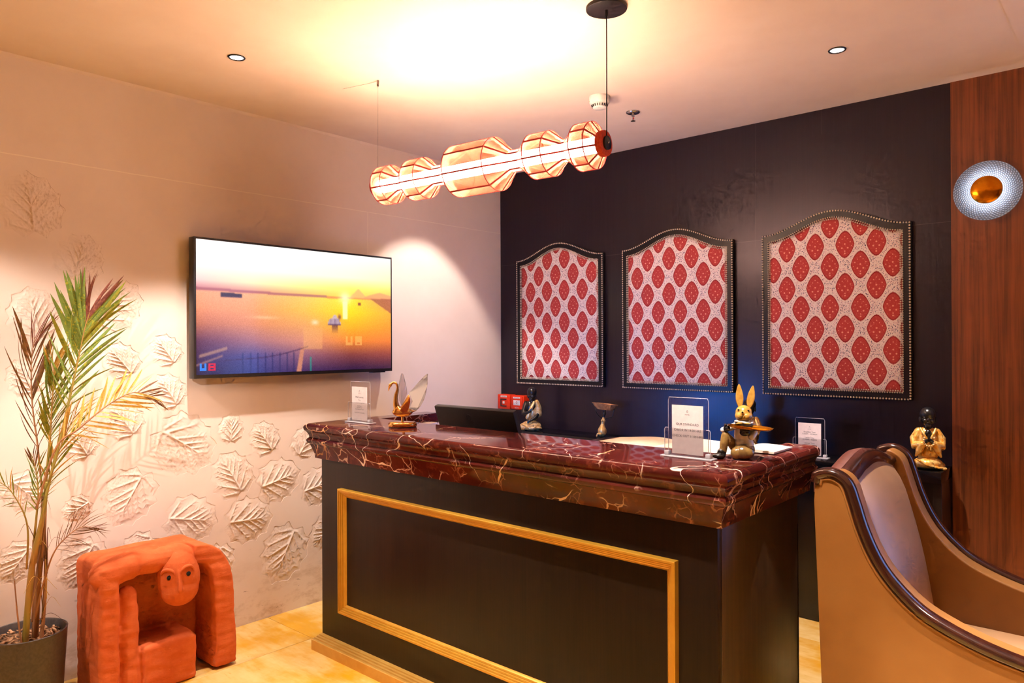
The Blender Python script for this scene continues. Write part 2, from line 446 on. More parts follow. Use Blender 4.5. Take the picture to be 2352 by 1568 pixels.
for j in range(len(ys) - 1):
    for i in range(len(xs) - 1):
        x0, x1 = max(xs[i], XL), min(xs[i + 1], XR); y0, y1 = max(ys[j], YF), min(ys[j + 1], YB)
        if x1 - x0 < .03 or y1 - y0 < .03: continue
        full = abs(x1 - x0 - TS) < 1e-4 and abs(y1 - y0 - TS) < 1e-4
        if full:
            tile_me = tile_me or tile(0, TS, 0, TS); me = tile_me
        else: me = tile(x0, x1, y0, y1)
        obj('tile', me, MAT['floor'], floor, loc=((x0 + x1) / 2, (y0 + y1) / 2, 0))

# ------------------------------------------------------------------ ceiling downlights
lens_m = M('downlight_lens', .3); lens_m.col((.9, .9, .9)); lens_m.emit(lens_m.mix(lens_m.noise(20), (1, .97, .95), (.9, .95, 1)), 6.0)
ring_me = MB().lathe([(.027, 0), (.034, 0), (.036, -.002), (.034, -.005), (.029, -.005), (.027, -.002)], 32).mesh('ring', 35)
lens_me = MB().lathe([(.027, -.0005), (.027, -.002), (.020, -.003), (.001, -.0035)], 32).mesh('lens', True)
sp = bpy.data.lights.new('downlight_beam', 'SPOT'); sp.energy = SPOT_W; sp.color = SPOT_C
sp.spot_size = math.radians(75); sp.spot_blend = .32; sp.shadow_soft_size = .022
DL = [(-2.916, 1.551, 'round recessed downlight in ceiling above the television', .72, None), (-.984, 3.184, 'round recessed downlight in ceiling near the timber wall', .9, (-.984, 3.184, 0, 52)),
      (-2.990, 3.185, 'round recessed downlight half hidden behind the pendant lamp', .34, (-3.45, 3.10, .6)), (-2.95, -.083, 'recessed downlight in ceiling left of the camera', .55, (-3.10, .85, 0, 78)),
      (-.98, -1.717, 'recessed downlight in ceiling well behind the camera', 1.0, None),
      (-.30, -1.20, 'recessed swivel downlight in ceiling behind the camera, turned to the palm', 1.9, (-3.58, 1.12, 1.22, 19)),
      (-.98, 1.551, 'recessed downlight in ceiling in front of the desk', 1.0, None),
      (.72, 1.90, 'recessed downlight in ceiling to the right of the camera', 2.4, None), (.97, 3.184, 'recessed downlight in ceiling beside the window', .8, None)]
for i, (x, y, lb, pw, aim) in enumerate(DL):
    t = thing('recessed_downlight', lb, 'downlight', (x, y, ZC - (.012 if x > -.4 else 0)), 0, 'ceiling downlights')
    obj('trim_ring', ring_me, MAT['black_metal'], t); obj('lens', lens_me, lens_m.m, t)
    ld = sp.copy(); ld.energy = SPOT_W * pw
    l = bpy.data.objects.new('downlight_beam', ld); C.objects.link(l); l.parent = t; l.location = (0, 0, -.012)
    if aim:      # swivelling fittings
        l.rotation_euler = (Vector(aim[:3]) - Vector((x, y, ZC))).to_track_quat('-Z', 'Y').to_euler()
        if len(aim) > 3:
            ld.spot_size = math.radians(aim[3])
            if aim[3] < 30: ld.spot_blend = .7
        if pw > 2: ld.spot_size = math.radians(46); ld.spot_blend = .5

# ------------------------------------------------------------------ reception desk
def mk_marble():
    m = M('red_brown_veined_marble', 0.07, spec=0.28)
    v = m.warp(0.16, 4.0); v2 = m.warp(0.07, 11.0)
    n = m.noise(3.5, 4, 0.6)
    c = m.mix(n.ss(.35, .7), lin((84, 27, 22)), lin((54, 17, 15)))
    c = m.mix(m.noise(22, 3, .65).ss(.54, .72) * .6, c, lin((120, 54, 40)))
    e1 = m.vor(4.2, 'DISTANCE_TO_EDGE', vec=v); k1 = m.noise(2.7, 2, stretch=(1, 1, 1.4)).ss(.50, .57)
    wd = m.noise(9, 2).ss(.5, .85) * .030 + .0035
    vein1 = (e1 - wd).ss(.003, -.003) * k1
    e2 = m.vor(10, 'DISTANCE_TO_EDGE', vec=v2); k2 = m.noise(6.3, 2).ss(.52, .60)
    vein2 = e2.ss(.030, .008) * k2 * .8
    e3 = m.vor(24, 'DISTANCE_TO_EDGE', vec=v2); vein3 = e3.ss(.05, .02) * m.noise(9, 2).ss(.56, .64) * .55
    gold = m.noise(2.3, 2).ss(.46, .60)
    vc = m.mix(gold, lin((232, 204, 186)), lin((202, 140, 70)))
    c = m.mix(vein3, c, lin((170, 112, 92))); c = m.mix(vein2, c, lin((206, 164, 144))); c = m.mix(vein1, c, vc)
    patch = m.noise(5.0, 4, .72, vec=v).ss(.70, .73); c = m.mix(patch * .8, c, lin((200, 162, 122)))
    m.col(c); return m.m
MAT['marble'] = mk_marble()
DX0, DX1, DY0, DY1 = -3.05, -.987, 2.055, 2.715       # body: left, right, front, back
desk = thing('reception_desk', 'black wooden reception desk with gold moulding on its front', 'desk', (0, 0, 0))
obj('front_panel', rbox(DX0, DX1, DY0, DY0 + .03, .0, .914, .002), MAT['blackwood'], desk)
obj('side_panel', rbox(DX1 - .03, DX1, DY0 + .03, DY1, .0, .914, .002), MAT['deskside'], desk)
obj('side_panel', rbox(DX0, DX0 + .03, DY0 + .03, DY1, .0, .914, .002), MAT['sidewood'], desk)
obj('inner_side', rbox(DX0 + .067, DX0 + .12, 2.37, DY1, .0, 1.04, .002), simple('beige_laminate', (196, 160, 134), rough=.4), desk, label='beige laminate inner side')
obj('inner_side', rbox(DX1 - .12, DX1 - .067, 2.37, DY1, .0, 1.04, .002), MAT['sidewood'], desk)
obj('corner_strip', rbox(DX1 - .0005, DX1 + .002, DY1 - .004, DY1 + .001, .0, .80, .0004, 1), MAT['sidewood'], desk)
obj('worktop', rbox(DX0 + .121, DX1 - .121, DY0 + .031, DY1 - .02, .72, .75, .002), MAT['blackwood'], desk)
obj('inner_shelf', rbox(-1.80, DX1 - .12, 2.367, 2.70, 1.026, 1.056, .002), MAT['blackwood'], desk)
# gold picture-frame moulding on the front
PROF = [(0, 0), (0, .024), (.003, .026), (.009, .026), (.0105, .021), (.0125, .0215), (.0165, .0205), (.018, .0155), (.020, .016), (.0245, .0145), (.026, .0095), (.028, .010), (.033, .008), (.036, .0035), (.040, 0)]
GX0, GX1, GZ0, GZ1 = -2.888, -1.118, .203, .788
def mould(name, p0, p1, inn, ax):
    """fluted bar from corner p0 to p1 (x,z); inn = inward direction; mitred"""
    R = []
    for (px, pz), sg in ((p0, 1), (p1, -1)):
        R.append([(px + (inn[0] * w if ax == 'z' else sg * w), DY0 - h, pz + (inn[1] * w if ax == 'x' else sg * w)) for w, h in PROF])
    me = MB().rings(R).mesh(name, 20); return me
gm = simple('gilt_moulding', (208, 156, 52), (198, 144, 44), rough=.36, metal=.35, scale=12)
obj('gold_moulding', mould('m', (GX0, GZ1), (GX1, GZ1), (0, -1), 'x'), gm, desk)
obj('gold_moulding', mould('m', (GX0, GZ0), (GX1, GZ0), (0, 1), 'x'), gm, desk)
for px, dr in ((GX0, 1), (GX1, -1)):
    R = [[(px + dr * w, DY0 - h, pz + sg * w) for w, h in PROF] for pz, sg in ((GZ0, 1), (GZ1, -1))]
    obj('gold_moulding', MB().rings(R).mesh('m', 20), gm, desk)
# base moulding along the front
BP = [(0, 0), (.062, 0), (.062, .047), (.059, .050), (.050, .0500), (.0485, .0475), (.0465, .0475), (.045, .053), (.036, .0535), (.0345, .051), (.0325, .051), (.031, .057), (.022, .0575), (.0205, .055), (.0185, .055), (.017, .060), (.006, .062), (0, .062)]
gm2 = simple('gilt_base', (210, 162, 78), (200, 150, 66), rough=.4, metal=.3, scale=12)
obj('base_moulding', MB().rings([[(x, DY0 - d, z) for d, z in BP] for x in (DX0, DX1)]).mesh('b', 20), gm2, desk)

# marble top: U-shaped, moulded edge on the three outer sides
top = None
EP = [(.022, .915), (.024, .935), (.030, .955), (.036, .972), (.040, .984), (.046, .988), (.052, .996), (.053, 1.004), (.048, 1.012), (.042, 1.016), (.043, 1.026), (.047, 1.036), (.054, 1.046), (.060, 1.052), (.0625, 1.062), (.062, 1.070), (.057, 1.078), (.049, 1.083), (.040, 1.085)]
AX = .105; YE = 2.775
mb = MB(); R = []
for o, z in EP:      # open strip running left-back -> left-front -> right-front -> right-back
    R.append([(DX0 - o, YE, z), (DX0 - o, DY0 - o, z), (DX1 + o, DY0 - o, z), (DX1 + o, YE, z)])
mb.rings(R, False, False, closed=False)
o = EP[-1][0]; i0, i1, yi = DX0 + .065, DX1 - .065, 2.365
tp = [(DX0 - o, YE), (DX0 - o, DY0 - o), (DX1 + o, DY0 - o), (DX1 + o, YE), (i1, YE), (i1, yi), (i0, yi), (i0, YE)]
zt, zi = 1.085, 1.040
mb.add([(x, y, zt) for x, y in tp], [(0, 1, 6, 7), (1, 2, 5, 6), (2, 3, 4, 5)])
mb.add([(i0, YE, zt), (i0, yi, zt), (i1, yi, zt), (i1, YE, zt), (i0, YE, zi), (i0, yi, zi), (i1, yi, zi), (i1, YE, zi)], [(0, 1, 5, 4), (1, 2, 6, 5), (2, 3, 7, 6)])
for sx, ii in ((-1, i0), (1, i1)):
    b = DX0 if sx < 0 else DX1
    pl = [(b + sx * o_, YE, z) for o_, z in EP] + [(ii, YE, zt), (ii, YE, zi), (b, YE, .93)]
    mb.add(pl, [tuple(range(len(pl)))])
tp2 = [(x, y) for x, y in [(DX0 - .022, YE), (DX0 - .022, DY0 - .022), (DX1 + .022, DY0 - .022), (DX1 + .022, YE), (i1, YE), (i1, yi), (i0, yi), (i0, YE)]]
mb.add([(x, y, .93 if k > 9 else (.915 if k < 4 else zi)) for k, (x, y) in enumerate(tp2)], [(0, 7, 6, 1), (1, 6, 5, 2), (2, 5, 4, 3)])
me = mb.mesh('top'); bm = bmesh.new(); bm.from_mesh(me); bmesh.ops.remove_doubles(bm, verts=bm.verts, dist=1e-4); bmesh.ops.recalc_face_normals(bm, faces=bm.faces); bm.to_mesh(me); bm.free(); smooth_angle(me, 30)
tag(obj('marble_countertop', me, MAT['marble']), 'veined dark red marble countertop with moulded edge on the desk', 'countertop')

# ------------------------------------------------------------------ black console shelf along the dark wall
con = thing('console_shelf', 'long glossy black console shelf against the dark wall', 'shelf', (0, 0, 0))
gb = simple('black_lacquer', (16, 14, 18), (11, 10, 13), rough=.07, scale=40, spec=.5)
ZL = .880
obj('shelf_top', rbox(XL + .004, XW - .002, 3.715, YB - .001, ZL - .05, ZL, .0015), gb, con)
obj('back_panel', rbox(XL + .004, XW - .05, YB - .022, YB - .002, .004, ZL - .052, .001, 1), MAT['sidewood'], con)
for x in (XW - .040, -1.90, XL + .006):
    obj('upright', rbox(x, x + .036, 3.735, YB - .024, .0, ZL - .051, .001, 1), MAT['sidewood'], con)

# ------------------------------------------------------------------ arched upholstered wall panels
def mk_fabric(name, ox, oz):
    m = M(name, .85, spec=.15)
    x, y, z = m.xyz()
    PX, PZ = .1483, .2155
    u = (x - ox) / PX; v = (z - oz) / PZ
    def cell(du, dv):
        a = ((u + du + .5).fract() - .5) * PX; b = ((v + dv + .5).fract() - .5) * PZ; return a, b
    red = None; det = None; rim = None; dots = None; halo = None
    for du, dv in ((0, 0), (.5, .5)):
        a, b = cell(du, dv)
        aa = a.abs() / .0465; bb = b.abs() / .071
        d = (aa.pow(1.75) + bb.pow(1.30))                       # pointed oval
        wav = (b * 620.0).sin().abs() * .07 - .03
        d = d + wav
        r_ = d.lt(1.0); rm = (d - .93).abs().lt(.05); hl = d.lt(1.16)
        # cream flecks: flower heads inside the medallion
        fl = None
        for fx, fz, fr in ((.0, -.046, .0040), (.0, -.034, .0032), (.014, -.018, .0042), (-.014, -.018, .0042), (0, .002, .0040), (.026, .012, .0030), (-.026, .012, .0030), (0, .040, .0028), (.013, .028, .0024), (-.013, .028, .0024), (.032, -.008, .0022), (-.032, -.008, .0022)):
            q = ((a - fx).pow(2.0) + (b - fz).pow(2.0)).sqrt().lt(fr)
            fl = q if fl is None else fl.mx(q)
        red = r_ if red is None else red.mx(r_); rim = rm if rim is None else rim.mx(rm); halo = hl if halo is None else halo.mx(hl)
        dots = fl if dots is None else dots.mx(fl)
    sc = m.vor(150, 'F1', vec=m.co((1, 0, 1))); leaf = sc.lt(.30)
    sc2 = m.vor(170, 'F1', vec=m.co((1, 0, 1.3))); leaf2 = sc2.lt(.36)
    fil = m.noise(120, 2, .6, vec=m.co((1, 0, 1))).ss(.56, .62)
    bg = m.mix(leaf2 * .55, lin((240, 226, 216)), lin((190, 100, 112)))
    bg = m.mix(leaf, bg, lin((70, 66, 92)))
    rc = m.mix(fil * .45, lin((178, 66, 64)), lin((204, 110, 100)))
    rc = m.mix(dots, rc, lin((226, 160, 138)))
    c = m.mix(halo, bg, lin((238, 222, 208))); c = m.mix(red, c, rc); c = m.mix(rim * .8, c, lin((128, 26, 34)))
    m.col(c); return m.m
PW, PB, PS, PA = .369, 1.183, 2.053, .099     # half width, bottom, shoulder, arch rise
def arch(ins, n=40):
    """closed outline of the panel, inset by ins, counter-clockwise from bottom left"""
    hw = PW - ins; pts = [(-hw, PB + ins), (hw, PB + ins)]
    for i in range(n + 1):
        x = hw - 2 * hw * i / n; pts.append((x, PS - ins * 1.05 + PA * (0.5 + .5 * math.cos(PI * x / hw))))
    return pts
def along(pts, step, start=0.0):
    P = [Vector(p) for p in pts] + [Vector(pts[0])]; out = []; acc = start
    for a, b in zip(P[:-1], P[1:]):
        L = (b - a).length
        while acc <= L:
            out.append(a.lerp(b, acc / L)); acc += step
        acc -= L
    return out
def nails(rows, y):
    mb = MB()
    for pts, r, step, st in rows:
        for q in along(pts, step, st):
            n = 6; R = [[(q.x + r * k * math.cos(2 * PI * j / n), y - h, q.y + r * k * math.sin(2 * PI * j / n)) for j in range(n)] for k, h in ((1, 0), (.75, r * .55), (.25, r * .85))]
            mb.rings(R, False, True)
    return mb.mesh('nails', True)
fw = .040
nail_me = nails([(arch(.005), .0050, .0138, 0), (arch(fw - .003), .0042, .0112, 0), (arch(fw + .006), .0042, .0112, .0056)], -.032)
def ring_mesh(o0, o1, y0, y1):
    A, B = arch(o0), arch(o1); n = len(A)
    R = [[(x, 0, z) for x, z in A], [(x, y0, z) for x, z in A], [(x * .995 + 0, y1, z) for x, z in arch(o0 + .006)], [(x, y1, z) for x, z in arch(o1 - .004)], [(x, y0 * .7, z) for x, z in B], [(x, 0, z) for x, z in B]]
    return MB().rings(R, False, False).mesh('frame', 25)
frame_me = ring_mesh(0, fw, -.024, -.030)
def pad_mesh():
    R = []
    for ins, h in ((fw - .006, -.016), (fw + .004, -.024), (fw + .03, -.029), (fw + .08, -.032), (fw + .16, -.034)):
        R.append([(x, h, z) for x, z in arch(ins)])
    return MB().rings(R, False, True).mesh('pad', True)
pad0 = pad_mesh()
pf_m = mk_timber('panel_frame_black', (26, 20, 24), (17, 13, 16), .36, scale=(120, 120, 4), bump=.06, spec=.3)
nail_m = simple('antique_brass_nails', (246, 232, 210), (206, 184, 156), rough=.34, metal=.45, scale=300)
for i, (cx, ox, oz, lb) in enumerate(((-3.034, -.238, 1.825, 'narrow-looking leftmost arched red and cream fabric panel, nearest the corner'), (-2.150, -.257, 1.868, 'middle arched red and cream fabric panel on the dark wall'), (-1.245, -.230, 1.751, 'largest-looking arched red and cream fabric panel beside the timber wall'))):
    t = thing('upholstered_wall_panel', lb, 'wall panel', (cx, YB - .0005, 0), 0, 'arched fabric wall panels')
    obj('frame', frame_me, pf_m, t)
    p = pad0.copy(); p.materials.clear(); obj('fabric_pad', p, mk_fabric('block_print_fabric_%d' % i, ox, oz), t)
    obj('nail_trim', nail_me, nail_m, t, kind='stuff', label='rows of small brass nail heads')

# ------------------------------------------------------------------ television
def tv_colours(W, H):
    rows = [1.0, .8, .70, .645, .615, .5, .38, .25, .13, 0.0]
    G = [[(255,255,255),(255,255,253),(255,254,248),(255,255,246),(250,255,238)], [(255,250,236),(255,252,238),(255,255,228),(255,255,216),(253,250,190)],
         [(250,208,204),(255,236,190),(255,242,150),(255,240,112),(250,226,112)], [(216,140,146),(234,166,146),(248,196,120),(255,222,90),(248,190,112)],
         [(250,168,128),(252,176,126),(253,202,108),(255,232,66),(236,152,92)], [(245,150,105),(248,160,105),(250,188,88),(255,216,38),(250,172,60)],
         [(196,112,80),(226,140,100),(236,162,100),(252,176,40),(246,150,50)], [(104,56,74),(168,110,122),(214,138,118),(236,130,50),(236,126,55)],
         [(72,38,68),(84,76,140),(140,90,112),(130,62,60),(150,70,60)], [(48,26,54),(58,62,126),(66,42,88),(46,22,62),(60,30,60)]]
    G = np.array(G, float); u = (np.arange(W) + .5) / W; v = (np.arange(H) + .5) / H
    U, V = np.meshgrid(u, v)
    vr = np.array(rows)[::-1]; Gr = G[::-1]
    fi = np.interp(V, vr, np.arange(len(vr))); i0 = np.clip(fi.astype(int), 0, len(vr) - 2); fv = (fi - i0)[..., None]
    fj = U * 4; j0 = np.clip(fj.astype(int), 0, 3); fu = (fj - j0)[..., None]
    I = Gr[i0, j0] * (1 - fv) * (1 - fu) + Gr[i0 + 1, j0] * fv * (1 - fu) + Gr[i0, j0 + 1] * (1 - fv) * fu + Gr[i0 + 1, j0 + 1] * fv * fu
    def put(mask, c, a=1.0):
        k = (np.clip(mask, 0, 1) * a)[..., None]; I[:] = I * (1 - k) + np.array(c, float) * k
    def gauss(cx, cy, sx, sy): return np.exp(-((U - cx) / sx) ** 2 - ((V - cy) / sy) ** 2)
    hz = .632 - .012 * np.sin(U * 3)
    put((np.abs(V - hz - .006) < .010) * (U < .62), (170, 96, 110), .75); put((np.abs(V - hz) < .008) * (U >= .62), (226, 120, 86), .7)
    put((V > hz) * (V < hz + .085 * np.clip(1 - np.abs(U - .80) / .055, 0, 1)), (236, 176, 118), .75)
    put((V > hz) * (V < hz + .055 * np.clip(1 - np.abs(U - .93) / .10, 0, 1) ** .6), (238, 160, 112), .8)
    put((V < hz - .0) * (V > hz - .13 * np.clip((U - .87) / .13, 0, 1)), (170, 96, 72), .8)
    put((np.abs(V - (hz - .03)) < .017 - .3 * (U - .15) ** 2) * (np.abs(U - .15) < .048), (70, 52, 66), .95)
    put((np.abs(V - (hz - .052)) < .012) * (np.abs(U - .805) < .009), (150, 70, 60), .9)
    put(gauss(.722, .62, .03, .05), (255, 250, 200), .9)
    put((np.abs(U - .722) < .013) * (V < .59) * (V > .44), (255, 252, 190), .85)
    # lake palace and its reflection
    pal = (np.abs(U - .660) < .036) * (V > .385) * (V < .412) + (np.abs(U - .664) < .024) * (V >= .412) * (V < .445) + (np.abs(U - .640) < .010) * (V >= .412) * (V < .432) + (((U - .664) / .013) ** 2 + ((V - .447) / .026) ** 2 < 1) * (V > .44)
    put(pal > 0, (196, 172, 186), .95)
    for k in range(7): put((pal > 0) * (np.abs(U - (.632 + .0095 * k)) < .0022) * (V < .44), (112, 84, 116), .7)
    put((pal > 0) * (V < .392), (88, 58, 90), .8)
    put((np.abs(U - .664) < .016) * (V > .315) * (V < .385) * np.clip((V - .31) / .075, 0, 1), (86, 46, 66), .75)
    put(gauss(.69, .455, .008, .02), (120, 60, 60), .9)
    # foreground jetty, rail lines and boats, with a window's reflection painted in
    put((np.abs(U - (.470 + .10 * V)) < .010 + .012 * (.2 - V)) * (V < .20), (206, 132, 104), .9)
    put((np.abs(V - (.14 + .50 * (U - .02))) < .012) * (U > .01) * (U < .13), (190, 140, 110), .7)
    put((np.abs(V - (.07 + .62 * (U - .0))) < .008) * (U < .11), (186, 130, 104), .6)
    put((np.abs(V - (.10 + .10 * (U - .1) + .62 * np.clip(U - .28, 0, 1) ** 1.6)) < .004) * (U > .09) * (U < .52), (70, 44, 80), .8)
    for k in range(8): put((np.abs(U - (.20 + .035 * k)) < .003) * (V < .16), (34, 34, 84), .55)  # upright bars of the mirrored window, reflection painted into the picture
    put((np.abs(U - .545) < .05) * (V > .18) * (V < .36), (240, 170, 104), .45)
    put((np.abs(U - .531) < .004) * (V < .12), (30, 170, 140), .6 )
    put(gauss(.555, .405, .018, .02), (255, 236, 210), .7)
    put(gauss(.30, .435, .06, .012), (255, 214, 170), .5)
    for _k in range(2):       # video softness
        I[1:-1, 1:-1] = (I[1:-1, 1:-1] * 2 + I[:-2, 1:-1] + I[2:, 1:-1] + I[1:-1, :-2] + I[1:-1, 2:]) / 6
    # channel mark: blue U and red B
    put((U > .013) * (U < .043) * (V > .03) * (V < .082) * ~((np.abs(U - .028) < .006) * (V > .05)), (60, 130, 235), 1)
    put((U > .050) * (U < .080) * (V > .03) * (V < .082) * ~((np.abs(U - .066) < .007) * (np.abs(V - .043) < .006)) * ~((np.abs(U - .066) < .007) * (np.abs(V - .068) < .006)), (214, 24, 40), 1)
    # faint ghost of the same mark, fading
    put((np.abs(U - .745) < .02) * (V > .21) * (V < .29) * ~((np.abs(U - .745) < .008) * (V > .235)), (255, 200, 110), .45)
    put((np.abs(U - .80) < .02) * (V > .21) * (V < .29) * ~((np.abs(U - .80) < .008) * (np.abs(V - .23) < .008)), (255, 200, 110), .45)
    rng = np.random.RandomState(3); I += rng.normal(0, 4, (H, W, 1)) * (V < .62)[..., None]
    I = np.clip(I, 0, 255) / 255
    return np.where(I <= .04045, I / 12.92, ((I + .055) / 1.055) ** 2.4)
tv = thing('television', 'wide flat-screen television showing a sunset lake, mounted on plaster wall', 'television', (XL, 0, 0))
ty0, ty1, tz0, tz1, td = 1.634, 2.862, 1.303, 1.997, .088
cs = rbox(.035, td, ty0, ty1, tz0, tz1, .003); obj('casing', cs, MAT['black_metal'], tv)
W, H = 360, 203; b0, b1 = ty0 + .011, ty1 - .011; c0, c1 = tz0 + .018, tz1 - .011
gv = [(td + .0012, b0 + (b1 - b0) * i / W, c0 + (c1 - c0) * j / H) for j in range(H + 1) for i in range(W + 1)]
gf = [(j * (W + 1) + i, j * (W + 1) + i + 1, (j + 1) * (W + 1) + i + 1, (j + 1) * (W + 1) + i) for j in range(H) for i in range(W)]
sme = bpy.data.meshes.new('screen'); sme.from_pydata(gv, [], gf); sme.update()
ca = sme.color_attributes.new('picture', 'FLOAT_COLOR', 'CORNER')
colr = tv_colours(W, H); colr = np.concatenate([colr, np.ones((H, W, 1))], 2).reshape(-1, 4)
ca.data.foreach_set('color', np.repeat(colr, 4, axis=0).astype(np.float32).ravel())
sm = M('tv_screen', .12, spec=.5); sm.col((.004, .004, .004)); an = sm.t.nodes.new('ShaderNodeAttribute'); an.attribute_name = 'picture'; sm.emit(an.outputs['Color'], 1.05)
obj('screen', sme, sm.m, tv)
obj('wall_bracket', MB().box(.0205, .035, 2.02, 2.48, 1.50, 1.80), MAT['black_metal'], tv)
obj('sensor_bar', rbox(td - .05, td - .004, ty1 - .14, ty1 - .05, tz0 - .006, tz0, .001, 1), MAT['black_metal'], tv)

# ------------------------------------------------------------------ pendant lamp over the desk
LA, LB = Vector((-2.695, 2.118, 2.193)), Vector((-1.478, 2.207, 2.193))
lamp_rot = math.atan2(LB.y - LA.y, LB.x - LA.x)
lamp = thing('pendant_lamp', 'long orange lantern-like pendant lamp of five drums hanging over the desk', 'pendant lamp', LA, lamp_rot)
tube_m = M('led_tube', .5); tube_m.col((1, 1, 1)); tube_m.emit(tube_m.mix(tube_m.noise(8), TUBE_C, tuple(c * .96 for c in TUBE_C)), TUBE_E)
obj('led_tube', MB().lathe([(.029, .03), (.029, 1.185)], 16, 'x').mesh('t', True), tube_m.m, lamp)
def mk_shade():
    m = bpy.data.materials.new('orange_fabric_shade'); m.use_nodes = True; t = m.node_tree
    for n in list(t.nodes):
        if n.type != 'OUTPUT_MATERIAL': t.nodes.remove(n)
    out = t.nodes['Material Output']
    at = t.nodes.new('ShaderNodeAttribute'); at.attribute_name = 'red'
    no = t.nodes.new('ShaderNodeTexNoise'); no.inputs['Scale'].default_value = 160; no.inputs['Detail'].default_value = 1
    tc = t.nodes.new('ShaderNodeTexCoord'); t.links.new(tc.outputs['Object'], no.inputs['Vector'])
    mm = t.nodes.new('ShaderNodeMath'); mm.operation = 'MULTIPLY_ADD'; t.links.new(no.outputs['Fac'], mm.inputs[0]); mm.inputs[1].default_value = .35; mm.inputs[2].default_value = .83
    fm = t.nodes.new('ShaderNodeMath'); fm.operation = 'MULTIPLY'; t.links.new(at.outputs['Fac'], fm.inputs[0]); t.links.new(mm.outputs[0], fm.inputs[1])
    mx = t.nodes.new('ShaderNodeMix'); mx.data_type = 'RGBA'; t.links.new(fm.outputs[0], mx.inputs[0])
    mx.inputs[6].default_value = (*SHADE_CREAM, 1); mx.inputs[7].default_value = (*SHADE_RED, 1)
    tr = t.nodes.new('ShaderNodeBsdfTranslucent'); t.links.new(mx.outputs[2], tr.inputs[0])
    df = t.nodes.new('ShaderNodeBsdfDiffuse'); t.links.new(mx.outputs[2], df.inputs[0])
    tp = t.nodes.new('ShaderNodeBsdfTransparent'); tp.inputs[0].default_value = (1, .9, .8, 1)
    a = t.nodes.new('ShaderNodeMixShader'); a.inputs[0].default_value = .35; t.links.new(tr.outputs[0], a.inputs[1]); t.links.new(df.outputs[0], a.inputs[2])
    b = t.nodes.new('ShaderNodeMixShader'); b.inputs[0].default_value = SHADE_OPEN; t.links.new(a.outputs[0], b.inputs[1]); t.links.new(tp.outputs[0], b.inputs[2])
    t.links.new(b.outputs[0], out.inputs['Surface']); return m
SHADE_CREAM, SHADE_RED, SHADE_OPEN = (.062, .043, .027), (.042, .0042, .0018), .34
shade_m = mk_shade()
rib_m = simple('red_felt_rib', (176, 40, 30), (150, 30, 24), rough=.8, scale=80)
felt_m = simple('orange_red_felt', (196, 70, 44), (172, 52, 34), rough=.9, scale=120)
NK = .041
BEADS = [(.053, .114, .085, .033, .045), (.239, .321, .087, .05, .055), (.504, .716, .106, .07, .075), (.897, .982, .085, .055, .055), (1.106, 1.167, .085, .05, .028)]
FAC = 8; SUBU = 6; SUBV = 5
def shade_mesh(profile):
    """profile [(t, r)], faceted FAC-sided body with a red/cream patch per facet"""
    V, F, Rd = [], [], []
    for k in range(len(profile) - 1):
        (t0, r0), (t1, r1) = profile[k], profile[k + 1]
        for f in range(FAC):
            a0, a1 = 2 * PI * (f + .35) / FAC, 2 * PI * (f + 1.35) / FAC; b = len(V)
            for j in range(SUBV + 1):
                for i in range(SUBU + 1):
                    u, v = i / SUBU, j / SUBV; r = r0 + (r1 - r0) * v; a = a0 + (a1 - a0) * u
                    V.append((t0 + (t1 - t0) * v, r * math.cos(a), r * math.sin(a)))
            for j in range(SUBV):
                for i in range(SUBU):
                    F.append((b + j * (SUBU + 1) + i, b + j * (SUBU + 1) + i + 1, b + (j + 1) * (SUBU + 1) + i + 1, b + (j + 1) * (SUBU + 1) + i))
                    u, v = (i + .5) / SUBU, (j + .5) / SUBV
                    if abs(r1 - r0) < .004 and r0 < NK + .01: q = 0.0
                    elif abs(r1 - r0) < .004: q = 0.0 if v < .10 + .30 * (1 - u) else (.45 + .55 * u)
                    else: q = max(0.0, 1.0 - 1.5 * abs(u - .62 + (.25 - .3 * v))) if u > .30 + .2 * v else 0.0
                    Rd.append(q)
    me = bpy.data.meshes.new('shade'); me.from_pydata(V, [], F); me.update()
    at = me.attributes.new('red', 'FLOAT', 'FACE'); at.data.foreach_set('value', Rd)
    me.polygons.foreach_set('use_smooth', [True] * len(me.polygons)); return me
prev = .022
for n, (t0, t1, R, cl, cr) in enumerate(BEADS):
    nxt = BEADS[n + 1][0] - BEADS[n + 1][3] if n < 4 else 1.195
    left = t0 - cl
    prof = [(left, NK), (t0, R), (t1, R), (t1 + cr, NK)] + ([(nxt, NK)] if n < 4 and nxt > t1 + cr + .003 else [])
    sh = obj('drum_shade', shade_mesh(prof), shade_m, lamp)
    rb = MB()
    for f in range(FAC):
        a = 2 * PI * (f + .35) / FAC; c, s_ = math.cos(a), math.sin(a)
        P = [(t, (r + .0012) * c, (r + .0012) * s_) for t, r in prof]
        tw = Vector((0, -s_, c)) * .0036; up = Vector((0, c, s_)) * .0010
        rings = []
        for q in P:
            q = Vector(q); rings.append([tuple(q + tw + up), tuple(q - tw + up), tuple(q - tw - up), tuple(q + tw - up)])
        obj('rib', MB().rings(rings), rib_m, sh)
    for t in (t0, t1):
        obj('hoop', MB().lathe([(R + .0003, t - .002), (R + .0024, t - .002), (R + .0024, t + .002), (R + .0003, t + .002), (R + .0003, t - .002)], 40, 'x', cap=False).mesh('h', 30), rib_m, sh)
obj('end_cap', bevel(MB().lathe([(.001, 1.192), (.047, 1.192), (.047, 1.216), (.001, 1.217)], 32, 'x').mesh('c'), .003), felt_m, lamp, label='orange felt end cap')
obj('end_cap', bevel(MB().lathe([(.001, .001), (.047, .001), (.047, .022), (.001, .022)], 32, 'x').mesh('c'), .003), felt_m, lamp)
hub = obj('metal_hub', bevel(MB().lathe([(.001, 1.216), (.025, 1.216), (.025, 1.224), (.001, 1.2245)], 6 * 4, 'x').mesh('c'), .001), MAT['black_metal'], lamp)
